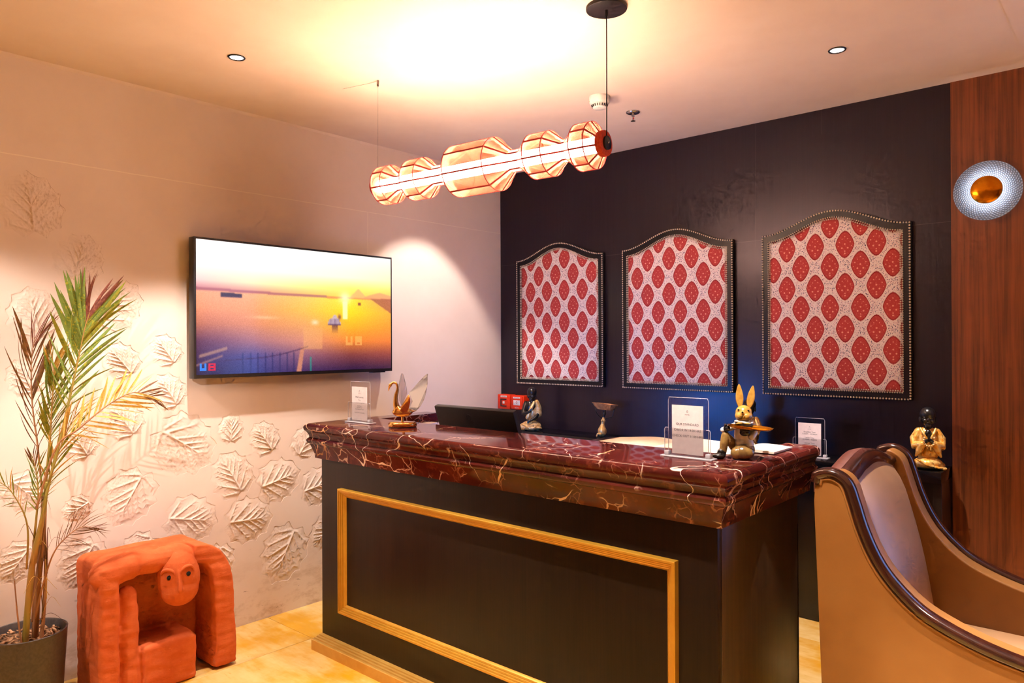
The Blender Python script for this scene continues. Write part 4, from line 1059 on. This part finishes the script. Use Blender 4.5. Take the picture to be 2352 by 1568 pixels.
b.tube([(-.036, .0, .182), (-.050, -.012, .135), (-.052, -.020, .115)], [.016, .015, .013], 12); b.tube([(-.052, -.020, .115), (-.030, -.040, .120), (-.008, -.046, .130)], [.013, .011, .009], 12)
for f in range(4): b.tube([(-.012 + .002 * f, -.047, .128 + .004 * f), (.004 + .001 * f, -.050, .140 + .005 * f)], [.003, .0022], 8)
obj('head_and_arm', fuse(b, .0016, 3, .4), skin, t)
b = MB(); b.ell((.012, .008, .120), (.044, .036, .065)); b.tube([(.036, .0, .190), (.050, .0, .150), (.052, -.006, .110)], [.018, .022, .022], 12); b.tube([(.020, -.026, .190), (.0, -.036, .150), (-.024, -.036, .090)], [.010, .012, .014], 10)
b.ell((0, -.012, .034), (.066, .052, .034)); b.ell((-.052, -.024, .026), (.026, .03, .026)); b.ell((.044, -.020, .026), (.026, .03, .026)); b.ell((0, -.03, .02), (.05, .04, .02))
for k in range(6): b.tube([(-.06 + .01 * k, -.05 + .004 * k, .046 - .004 * k), (-.02 + .012 * k, -.066, .024 + .004 * math.sin(k * 2)), (.03 + .008 * k, -.050, .034 - .003 * k)], .004, 8)
obj('robe', fuse(b, .0020, 2, .4), robe_p, t)
b = MB(); b.tube([(.050, -.012, .112), (.030, -.045, .090), (.002, -.056, .074)], [.012, .011, .009], 12); b.ell((-.012, -.060, .068), (.012, .008, .009)); 
for f in range(4): b.tube([(-.016, -.064, .072 - .005 * f), (-.026, -.064, .066 - .006 * f)], [.003, .002], 8)
obj('forearm', fuse(b, .0015, 3, .4), skin, t)
for k in range(9): obj('bead', MB().ell((-.036 + .005 * k, -.068 - .002 * math.sin(k), .058 - .011 * math.sin(PI * k / 8)), .0040, seg=10, st=6).mesh('b', True), robe_p, t)
# bowl bearer
def bl(zx, zy, y=0.0): return ((zx - 560) / 4810, y, (1350 - zy) / 4810)
t = thing('bowl_bearer_figurine', 'slim figurine lifting a wide woven bowl on the console shelf', 'figurine', (-2.60, 3.81, ZL + .0002), facing(-2.6, 3.81))
speck = mk_robe('speckled_gold', (214, 160, 84), (240, 200, 130), (70, 40, 18))
b = MB(); b.ell((0, 0, .034), (.028, .026, .034)); b.tube([(0, 0, .05), (.003, 0, .080), (.006, 0, .100), (.008, 0, .116)], [.022, .011, .012, .008], 12)
for s_ in (-1, 1): b.ell((.006 + s_ * .0075, -.010, .102), (.0075, .007, .0075))
b.tube([(-.010, -.018, .018), (-.030, -.026, .020), (-.034, -.026, .006)], [.010, .006, .005], 10)
obj('dress', fuse(b, .0014, 3), speck, t)
b = MB(); b.tube([(.009, 0, .112), (.012, 0, .132)], .005, 10); b.ell((.013, 0, .146), (.012, .012, .016)); b.ell((.016, .004, .164), (.008, .008, .008))
obj('head', fuse(b, .0012, 3), skin, t)
for P in ([(.002, 0, .114), (-.018, -.004, .128), (-.036, -.004, .150), (-.042, -.004, .172)], [(.014, 0, .112), (.040, -.004, .120), (.060, -.004, .124), (.068, -.004, .150), (.074, -.004, .172)]):
    obj('arm', MB().tube(spline(P, 12), .0024, 8).mesh('a', True), MAT['chrome'] if 0 else skin, t)
R = []
for r, z in ((.02, .168), (.62, .169), (.80, .184), (1.0, .206), (1.03, .2075), (.97, .207), (.78, .188), (.58, .174), (.02, .173)):
    R.append([(.018 + .082 * r * math.cos(2 * PI * j / 36), .030 * r * math.sin(2 * PI * j / 36), z - .11 * (.082 * r * math.cos(2 * PI * j / 36))) for j in range(36)])
obj('bowl', MB().rings(R).mesh('b', 50), mk_robe('woven_bowl', (150, 110, 80), (176, 136, 98), (80, 54, 40)), t, label='wide bronze bowl')

# ------------------------------------------------------------------ computer monitor behind the counter, seen from the back
mon = thing('computer_monitor', 'black computer monitor seen from behind at the left of the desk', 'monitor', (-2.515, 2.60, .7502))
mbk = simple('black_plastic', (30, 27, 30), (24, 22, 25), rough=.45, scale=200, bump=.05)
tl = math.radians(20)
def tilt(me): me.transform(Matrix.Translation((0, -.035, .402)) @ Matrix.Rotation(tl, 4, 'X')); return me
obj('back_shell', tilt(rbox(-.272, .272, -.012, .018, -.32, .0, .006, 2)), mbk, mon)
obj('rear_housing', tilt(rbox(-.14, .14, -.030, -.012, -.30, -.16, .010, 2)), mbk, mon)
scm = M('blue_desktop_screen', .3); scm.col((.01, .01, .02)); scm.emit(scm.mix(scm.noise(4), (.02, .22, 1.0), (.05, .32, 1.0)), SCREEN_E)
obj('screen', tilt(MB().box(-.262, .262, .0182, .0190, -.305, -.008).mesh('s')), scm.m, mon)
lg = tilt(MB().lathe([(.0165, -.0305), (.0185, -.0308), (.0185, -.0300), (.0165, -.0300)], 28, 'y', (-.03, 0, -.045), cap=False).mesh('l')); lg.transform(Matrix.Translation((0, .0175 * 1, 0)))
obj('logo_ring', lg, MAT['black_metal'], mon, label='dark round hp emblem')
lt = text_mesh('hp', .026); lt.transform(Matrix.Shear('XZ', 4, (0, 0)) if 0 else Matrix.Identity(4)); lt.transform(Matrix.Rotation(PI / 2, 4, 'X')); lt.transform(Matrix.Translation((-.03, -.0126, -.052))); obj('logo_letters', tilt(lt), MAT['black_metal'], mon)
obj('stand_neck', rbox(-.03, .03, -.03, -.005, .012, .24, .004), mbk, mon); obj('stand_foot', rbox(-.12, .12, -.10, .09, 0, .012, .004), mbk, mon)

# ------------------------------------------------------------------ registers lying open on the desk
page = simple('cream_page', (240, 226, 206), (232, 216, 194), rough=.8, scale=40); cover = simple('buff_cover', (206, 168, 132), (190, 150, 116), rough=.7, scale=60)
bk = thing('open_register', 'large open register with cream pages behind the check-in sign', 'book', (-1.455, 2.535, 1.0562), 0)
obj('cover', rbox(-.29, .332, -.155, .155, 0, .003, .001, 1), cover, bk)
def pages(x0, x1, hgt, y0, y1, tip):
    n = 20; R = []
    for i in range(n + 1):
        t = i / n; x = x0 + (x1 - x0) * t; zt_ = .0032 + hgt * (math.sin(PI * min(1, t ** .7)) * .75 + .25 * (1 - t)) * (1 - .35 * t) + tip * t
        R.append([(x, y0, .0032), (x, y1, .0032), (x, y1, zt_), (x, y0, zt_)])
    return MB().rings(R).mesh('p', 40)
obj('page_block', pages(-.004, -.275, .020, -.145, .145, .002), page, bk); obj('page_block', pages(.004, .320, .026, -.145, .145, .012), page, bk)
obj('tab', rbox(.02, .11, .12, .143, .026, .040, .001, 1), cover, bk)
nb = thing('open_notebook', 'open white notebook curling at the counter edge behind the rabbit', 'book', (-1.085, 2.535, 1.0852), 0)
obj('page_block', pages(-.02, .115, .010, -.085, .085, .006), page, nb); obj('page_block', pages(-.024, -.034, .008, -.085, .085, .0), page, nb)

# ------------------------------------------------------------------ red fire alarm boxes in the corner
redp = simple('orange_red_plastic', (232, 58, 14), (222, 44, 10), rough=.35, scale=60); redd = simple('deep_red_plastic', (190, 22, 10), rough=.4)
lab_m = simple('label_white', (240, 228, 220), rough=.6)
def lettering(par, txt, size, x, y, z, m):
    me = text_mesh(txt, size); me.transform(Matrix.Rotation(PI / 2, 4, 'X')); me.transform(Matrix.Translation((x, y, z))); obj('lettering', me, m, par)
t = thing('fire_alarm_sounder', 'orange-red fire alarm sounder box with a dark square frame, nearest the corner', 'fire alarm', (-3.500, YB - .0005, .998), 0, 'fire alarm boxes')
obj('housing', rbox(-.060, .060, -.064, 0, 0, .104, .004), redp, t)
fr_ = MB(); fr_.box(-.030, -.022, -.067, -.064, .018, .074); fr_.box(-.022, .026, -.067, -.064, .066, .074); fr_.box(-.022, .026, -.067, -.064, .018, .026)
obj('grille', fr_, MAT['black_metal'], t); obj('strobe', rbox(-.008, .010, -.069, -.064, .038, .056, .002), lab_m, t)
lb_ = obj('label_plate', rbox(-.030, .030, -.0655, -.064, .084, .096, .0005, 1), lab_m, t); lettering(t, 'FIRE ALARM', .0085, 0, -.0658, .0870, redd)
t = thing('fire_call_point', 'orange-red fire alarm call point with white window, beside the sounder', 'fire alarm', (-3.365, YB - .0005, 1.000), 0, 'fire alarm boxes')
obj('housing', rbox(-.060, .060, -.070, 0, 0, .100, .004), redp, t); obj('bezel', rbox(-.052, .052, -.078, -.070, .004, .096, .004), redp, t)
obj('glass_window', rbox(-.030, .030, -.0795, -.078, .032, .068, .001), lab_m, t); obj('label_plate', rbox(-.032, .032, -.0795, -.078, .080, .091, .0005, 1), lab_m, t)
lettering(t, 'FIRE ALARM', .0085, 0, -.0798, .0825, redd); lettering(t, 'AGNI', .015, 0, -.0784, .010, lab_m)
obj('press_mark', MB().lathe([(.005, -.0798), (.0065, -.0802), (.008, -.0798)], 16, 'y', (0, 0, .052), cap=False).mesh('m', True), redd, t)

# ------------------------------------------------------------------ terracotta figure-bench sculpture
# local frame: X out from the wall into the room, Y along the wall, Z up
terra = M('terracotta', .8, spec=.25)
tn = terra.noise(9, 5, .65); tn2 = terra.noise(60, 4, .6, stretch=(1, 1, 1.8)); tn3 = terra.noise(14, 3, .6, stretch=(1, .6, 3))
tc_ = terra.mix(tn.ss(.3, .7), lin((220, 112, 62)), lin((204, 94, 46))); tc_ = terra.mix(tn2.ss(.62, .75) * .5, tc_, lin((226, 134, 92)))
terra.col(tc_); terra.bump(tn3 * .8 + tn2 * .5, .35, .006)
sx0 = -3.455
sculp = thing('terracotta_sculpture', 'squat terracotta sculpture of a reclining figure with a face and folded arm', 'sculpture', (sx0, 0, 0))
b = MB(); D = .275
def rb_(x0, x1, y0, y1, z0, z1, r=.03):
    me = bevel(MB().box(x0, x1, y0, y1, z0, z1).mesh('t'), r, 3); b.add([v.co[:] for v in me.vertices], [tuple(p.vertices) for p in me.polygons])
rb_(0, D + .004, 1.100, 1.178, 0, .570, .020)                # left pillar
rb_(0, D - .09, 1.10, 1.56, .50, .583, .030)                 # top slab
b.tube(spline([(D - .052, 1.135, .528), (D - .055, 1.24, .545), (D - .052, 1.35, .540), (D - .055, 1.44, .53)], 18), [.060] * 7 + [.050] * 6 + [.058] * 6, 16)  # upper arm across the top
rb_(0, .080, 1.14, 1.62, 0.02, .52, .02)                     # back slab
b.tube([(D - .040, 1.226, .02), (D - .042, 1.226, .15), (D - .044, 1.224, .28), (D - .046, 1.222, .428)], [.043, .039, .042, .036], 14)     # forearm post
rb_(.05, D + .002, 1.268, 1.497, 0, .200, .016)              # seat block
P = spline([(.13, 1.485, .540), (.135, 1.555, .525), (.14, 1.603, .460), (.14, 1.622, .36), (.14, 1.626, .18), (.14, 1.628, .012)], 30)
for i in range(len(P) - 1):
    p, q = P[i], P[i + 1]; t_ = (q - p).normalized(); nrm = Vector((0, t_.z, -t_.y)); hw = .044 + .010 * (i / 30)
    R_ = []
    for c_ in (p, q):
        R_.append([tuple(c_ + Vector((dx, 0, 0)) + nrm * s_) for dx, s_ in ((-.125, -hw * .8), (-.125, hw), (.110, hw), (.138, hw * .8), (.142, 0), (.138, -hw * .9), (.125, -hw))])
    b.rings(R_)
me = fuse(b, .0055, 3)
for v in me.vertices:                                        # hand-worked unevenness
    n_ = noise.noise_vector(v.co * 9.0) * .005 + noise.noise_vector(Vector((v.co.x * 14, v.co.y * 14, v.co.z * 38))) * .0030
    v.co += n_ * (1 if v.co.z > .02 else .2)
    v.co.z = max(v.co.z, 0)
obj('body', me, terra.m, sculp)
hd = MB(); HR = rz(-.38) @ ry(.12) @ rx(.08)
hc = Vector((D - .022, 1.425, .455))
hd.ell(hc, (.072, .088, .122), HR); hd.ell(hc + Vector((.004, .002, -.045)), (.070, .080, .078), HR); hd.ell(hc + Vector((-.03, 0, .07)), (.07, .082, .07), HR)
def fp(y, z, o=0.0): return hc + HR @ Vector((.071 * math.sqrt(max(0.02, 1 - (y / .090) ** 2 - (z / .128) ** 2)) + o, y, z))
hd.tube([fp(.002, .052, -.002), fp(.002, .015, .004), fp(.002, -.014, .010), fp(.002, -.026, .012)], [.0065, .0075, .0095, .0105], 10)
head = obj('head', fuse(hd, .004, 3), terra.m, sculp)
for cy_, sg in ((-.040, -1), (.036, 1)):
    pts = [fp(cy_ - .026 * math.cos(a) * 1, .040 + .024 * math.sin(a), .001) for a in [PI * k / 10 for k in range(0, 11)]]
    obj('eyebrow', MB().tube(pts, [.003 + .005 * math.sin(PI * k / 10) for k in range(11)], 8).mesh('e', True), terra.m, head)
    obj('eye', MB().ell(fp(cy_ + .004, .032, .0), (.005, .0095, .0095)).mesh('e', True), simple('eye_hole', (14, 8, 6), rough=.9), head, label='small black eye hole')
    obj('eyelid', MB().tube([fp(cy_ + .004 - .012 * math.cos(a), .032 - .012 * math.sin(a), .000) for a in [PI * k / 8 for k in range(9)]], .0016, 6).mesh('e', True), terra.m, head)
obj('mouth', MB().tube([fp(-.026, -.060, .001), fp(.0, -.062, .0015), fp(.024, -.060, .001)], .0026, 6).mesh('m', True), simple('mouth_groove', (120, 40, 18), rough=.9), head)
hair = simple('clay_grooves', (146, 54, 24), rough=.9)
for k in range(5):
    obj('finger_groove', MB().tube(spline([(D - .02 - .02 * k, 1.50 + .006 * k, .572 - .004 * k), (D - .012 - .016 * k, 1.545 + .010 * k, .556 - .010 * k), (D - .008 - .014 * k, 1.578 + .012 * k, .520 - .012 * k)], 8), .0016, 6).mesh('g', True), hair, sculp)

# ------------------------------------------------------------------ potted palm
palm = thing('potted_palm', 'half-dried areca palm in a grey pot beside the sculpture', 'potted plant', (-3.352, .895, 0))
potm = simple('grey_plastic_pot', (78, 70, 66), (66, 58, 56), rough=.42, scale=90)
obj('pot', MB().lathe([(.001, 0), (.112, 0), (.118, .01), (.138, .335), (.139, .340), (.135, .342), (.1315, .338), (.124, .25), (.001, .25)], 48).mesh('p', 40), potm, palm)
soil = MB(); rnd = random.Random(5); R = []
for i in range(11):
    r = .128 * i / 10 + .001; R.append([(r * math.cos(2 * PI * j / 40), r * math.sin(2 * PI * j / 40), .300 + .010 * noise.noise(Vector((r * 60 * math.cos(2 * PI * j / 40), r * 60 * math.sin(2 * PI * j / 40), 1))) + (.012 if i < 5 else 0)) for j in range(40)])
soil.rings(R, True, False); obj('soil', soil.mesh('s', False), simple('dry_soil', (150, 112, 76), (92, 62, 40), rough=.95, scale=90, bump=.8, lo=.4, hi=.6), palm)
chips = MB()
for k in range(150):
    a, r = rnd.uniform(0, 2 * PI), .12 * math.sqrt(rnd.random()); q = MB().box(-.011, .011, -.004, .004, -.002, .002).mesh('c'); q.transform(Matrix.Translation((r * math.cos(a), r * math.sin(a), .313)) @ Matrix.Rotation(rnd.uniform(0, 6), 4, 'Z') @ Matrix.Rotation(rnd.uniform(-.6, .6), 4, 'Y') @ Matrix.Scale(rnd.uniform(.5, 1.3), 4)); chips.add([v.co[:] for v in q.vertices], [tuple(p.vertices) for p in q.polygons]); bpy.data.meshes.remove(q)
obj('bark_chips', chips, simple('bark_chips', (196, 150, 110), (140, 98, 66), rough=.9, scale=40), palm, kind='stuff')
def leafmat(name, a, b_, c_, sc=9):
    m = M(name, .5, spec=.3); n = m.noise(sc, 3, .6); k = m.noise(22, 2)
    c = m.mix(n.ss(.35, .65), lin(a), lin(b_)); c = m.mix(k.ss(.55, .72) * .7, c, lin(c_)); m.col(c)
    t = m.t; tr = t.nodes.new('ShaderNodeBsdfTranslucent'); t.links.new(c, tr.inputs[0]); mx = t.nodes.new('ShaderNodeMixShader'); mx.inputs[0].default_value = .25
    t.links.new(m.p.outputs[0], mx.inputs[1]); t.links.new(tr.outputs[0], mx.inputs[2]); t.links.new(mx.outputs[0], t.nodes['Material Output'].inputs['Surface']); return m.m
LG = leafmat('green_leaflet', (112, 140, 62), (132, 150, 74), (196, 186, 56)); LY = leafmat('yellow_leaflet', (222, 178, 92), (206, 160, 70), (176, 112, 44)); LD = leafmat('dry_brown_leaflet', (128, 88, 44), (104, 66, 36), (150, 100, 66)); LO = leafmat('olive_leaflet', (120, 126, 36), (150, 138, 40), (92, 92, 24)); LT = leafmat('withered_tip', (140, 84, 66), (120, 66, 56), (164, 108, 80))
def leaflet_mesh(bend, wid):
    """blade along +X of unit length, drooping in -Z"""
    n = 8; V, F = [], []
    for i in range(n + 1):
        t = i / n; wd = wid * (math.sin(PI * (t * .86 + .10)) ** .8) * (1 - t * .25) if i < n else .0008
        z = -bend * t * t; V += [(t, -wd, z + .25 * wd), (t, 0, z - .15 * wd), (t, wd, z + .25 * wd)]
    for i in range(n):
        b_ = i * 3; F += [(b_, b_ + 1, b_ + 4, b_ + 3), (b_ + 1, b_ + 2, b_ + 5, b_ + 4)]
    me = bpy.data.meshes.new('leaflet'); me.from_pydata(V, [], F); me.update(); me.polygons.foreach_set('use_smooth', [True] * len(me.polygons)); return me
ORG = Vector((-3.352, .895, 0))
_lm = {}
def lmesh(k, m):
    if (k, m.name) not in _lm:
        me = leaflet_mesh(*((.10, .040), (.30, .032), (.55, .020), (.25, .014))[k]); me.materials.append(m); _lm[(k, m.name)] = me
    return _lm[(k, m.name)]
stem_m = simple('palm_stem', (150, 132, 52), (176, 128, 66), rough=.5, scale=14, stretch=(1, 1, .3)); stem_d = simple('dry_stem', (176, 122, 80), (140, 92, 56), rough=.7, scale=14, stretch=(1, 1, .3))
def frond(pts, mat_, n, length, kinds, side, t0=.2, mats=None, rs=.005, up=.7, fwd=.9, seed=0, stem=None, droop=0.0, lenf=None):
    """rachis spline with pinnate leaflets on both sides"""
    rnd = random.Random(seed); P = spline([Vector(p) - ORG for p in pts], 40)
    fr = obj('frond', MB().tube(P, [rs * (1 - .75 * i / 40) for i in range(41)], 7).mesh('r', True), stem or stem_m, palm)
    side = Vector(side).normalized()
    for k in range(n):
        t = t0 + (1 - t0) * (k + .5) / n; i = min(int(t * 40), 39); p = P[i].lerp(P[i + 1], t * 40 - i); T = (P[i + 1] - P[i]).normalized()
        f = (t - t0) / (1 - t0); L = length * ((.55 + .9 * math.sin(PI * min(1, f * .8 + .12))) * .75 if lenf is None else lenf(f)) * rnd.uniform(.85, 1.1)
        for s_ in (-1, 1):
            d = (T * (fwd + .5 * f + rnd.uniform(-.12, .12)) + side * s_ * (1.0 - .45 * f) + Vector((rnd.uniform(-.12, .12), rnd.uniform(-.1, .1), rnd.uniform(-.1, .1) - droop))).normalized()
            mm = mats[-1] if (mats and f > .78) else (rnd.choice(mats[:-1]) if mats else mat_)
            o = obj('leaflet', lmesh(rnd.choice(kinds), mm), None, fr)
            X = d; nrm = (T.cross(side) * 1.0 + Vector((0, 0, rnd.uniform(-.2, .4)))); Y = nrm.cross(X).normalized(); Z = X.cross(Y)
            wob = Matrix.Rotation(rnd.uniform(-.7, .7), 3, 'X')
            o.matrix_local = Matrix.Translation(p) @ (Matrix((X, Y, Z)).transposed() @ wob).to_4x4() @ Matrix.Scale(L, 4)
WS = (-.35, .93, 0)      # across the frond, mostly along the wall
frond([(-3.30, .908, .618), (-3.24, .927, .867), (-3.22, .991, 1.182), (-3.22, 1.039, 1.422), (-3.22, 1.059, 1.526), (-3.22, 1.079, 1.600)], LG, 28, .25, (0, 0, 1), WS, .42, [LG, LG, LG, LO, LT], .007, seed=1, fwd=1.0)
frond([(-3.33, .907, .381), (-3.31, .935, .803), (-3.30, .921, 1.045), (-3.30, .901, 1.236), (-3.30, .898, 1.406), (-3.30, .910, 1.50)], LD, 15, .22, (1, 3, 3), WS, .40, [LD, LD, LT], .005, seed=2, stem=stem_d, fwd=1.6)
frond([(-3.28, .919, .693), (-3.26, .945, 1.046), (-3.26, .952, 1.150), (-3.26, .961, 1.30), (-3.26, .965, 1.40)], LO, 24, .17, (0, 1, 3), WS, .28, [LO, LO, LG, LY], .006, seed=3, fwd=1.5)
frond([(-3.25, .90, .839), (-3.15, .938, 1.077), (-3.12, 1.006, 1.145), (-3.11, 1.107, 1.231), (-3.12, 1.205, 1.275), (-3.13, 1.290, 1.255)], LY, 22, .15, (0, 1, 3), (-.45, -.35, .9), .25, [LY, LY, LY, LD], .0045, seed=4, fwd=.75, droop=.05, stem=stem_d)
frond([(-3.30, .88, .60), (-3.24, .869, .739), (-3.22, .855, .816), (-3.20, .824, .887), (-3.19, .790, .944), (-3.18, .742, .985)], LY, 12, .09, (1, 3), (-.3, .5, .8), .40, [LY, LO, LY], .004, seed=5, fwd=.9)
frond([(-3.30, .909, .40), (-3.25, .925, .55), (-3.22, .950, .66), (-3.20, .985, .715), (-3.19, 1.035, .748), (-3.18, 1.090, .738)], LD, 14, .10, (2, 3), (-.4, -.3, .9), .42, [LD, LD], .004, seed=6, stem=stem_d, fwd=.9)
frond([(-3.30, .905, .70), (-3.26, .902, .80), (-3.25, .906, .883), (-3.25, .901, .968), (-3.25, .888, 1.040)], LO, 12, .10, (0, 1), WS, .30, [LO, LG, LD], .005, seed=7, fwd=1.3)
frond([(-3.34, .925, .55), (-3.30, .945, .85), (-3.27, .985, 1.05), (-3.25, 1.04, 1.20)], LO, 13, .16, (1, 1, 3), WS, .35, [LO, LY, LY], .005, seed=8, fwd=1.5)
for P, r, m_ in (([(-3.300, .873, .300), (-3.290, .895, .600), (-3.262, .925, .800), (-3.25, .935, .93)], (.012, .011, .009, .007), stem_m), ([(-3.330, .915, .300), (-3.320, .925, .520), (-3.29, .935, .720), (-3.28, .940, .90)], (.013, .010, .008, .006), stem_d),
                ([(-3.300, .929, .300), (-3.300, .940, .450), (-3.30, .945, .594), (-3.295, .938, .802)], (.008, .007, .006, .005), stem_d), ([(-3.36, .925, .300), (-3.345, .915, .5), (-3.32, .910, .70)], (.009, .007, .005), stem_d), ([(-3.29, .862, .300), (-3.30, .850, .42), (-3.31, .842, .56)], (.004, .003, .002), stem_d)):
    Q = spline([Vector(p) - ORG for p in P], 20); rr_ = np.interp(np.linspace(0, 1, 21), np.linspace(0, 1, len(r)), r)
    obj('stem', MB().tube(Q, list(rr_), 10).mesh('s', True), m_, palm)
rnd = random.Random(11)
for k in range(12):   # withered threads hanging from the stems
    z0 = rnd.uniform(.38, .85); y0 = rnd.uniform(.88, .96); dy = rnd.uniform(-.12, .10); dz = rnd.uniform(-.05, .22)
    Q = spline([Vector((-3.29, y0, z0)) - ORG, Vector((-3.27, y0 + dy * .5, z0 + dz + .04)) - ORG, Vector((-3.25 + rnd.uniform(0, .06), y0 + dy, z0 + dz)) - ORG], 10)
    obj('withered_leaf', MB().tube(Q, [.0022 * (1 - .8 * i / 10) for i in range(11)], 5, flat=.4).mesh('w', True), rnd.choice((LD, LY, LT)), palm)
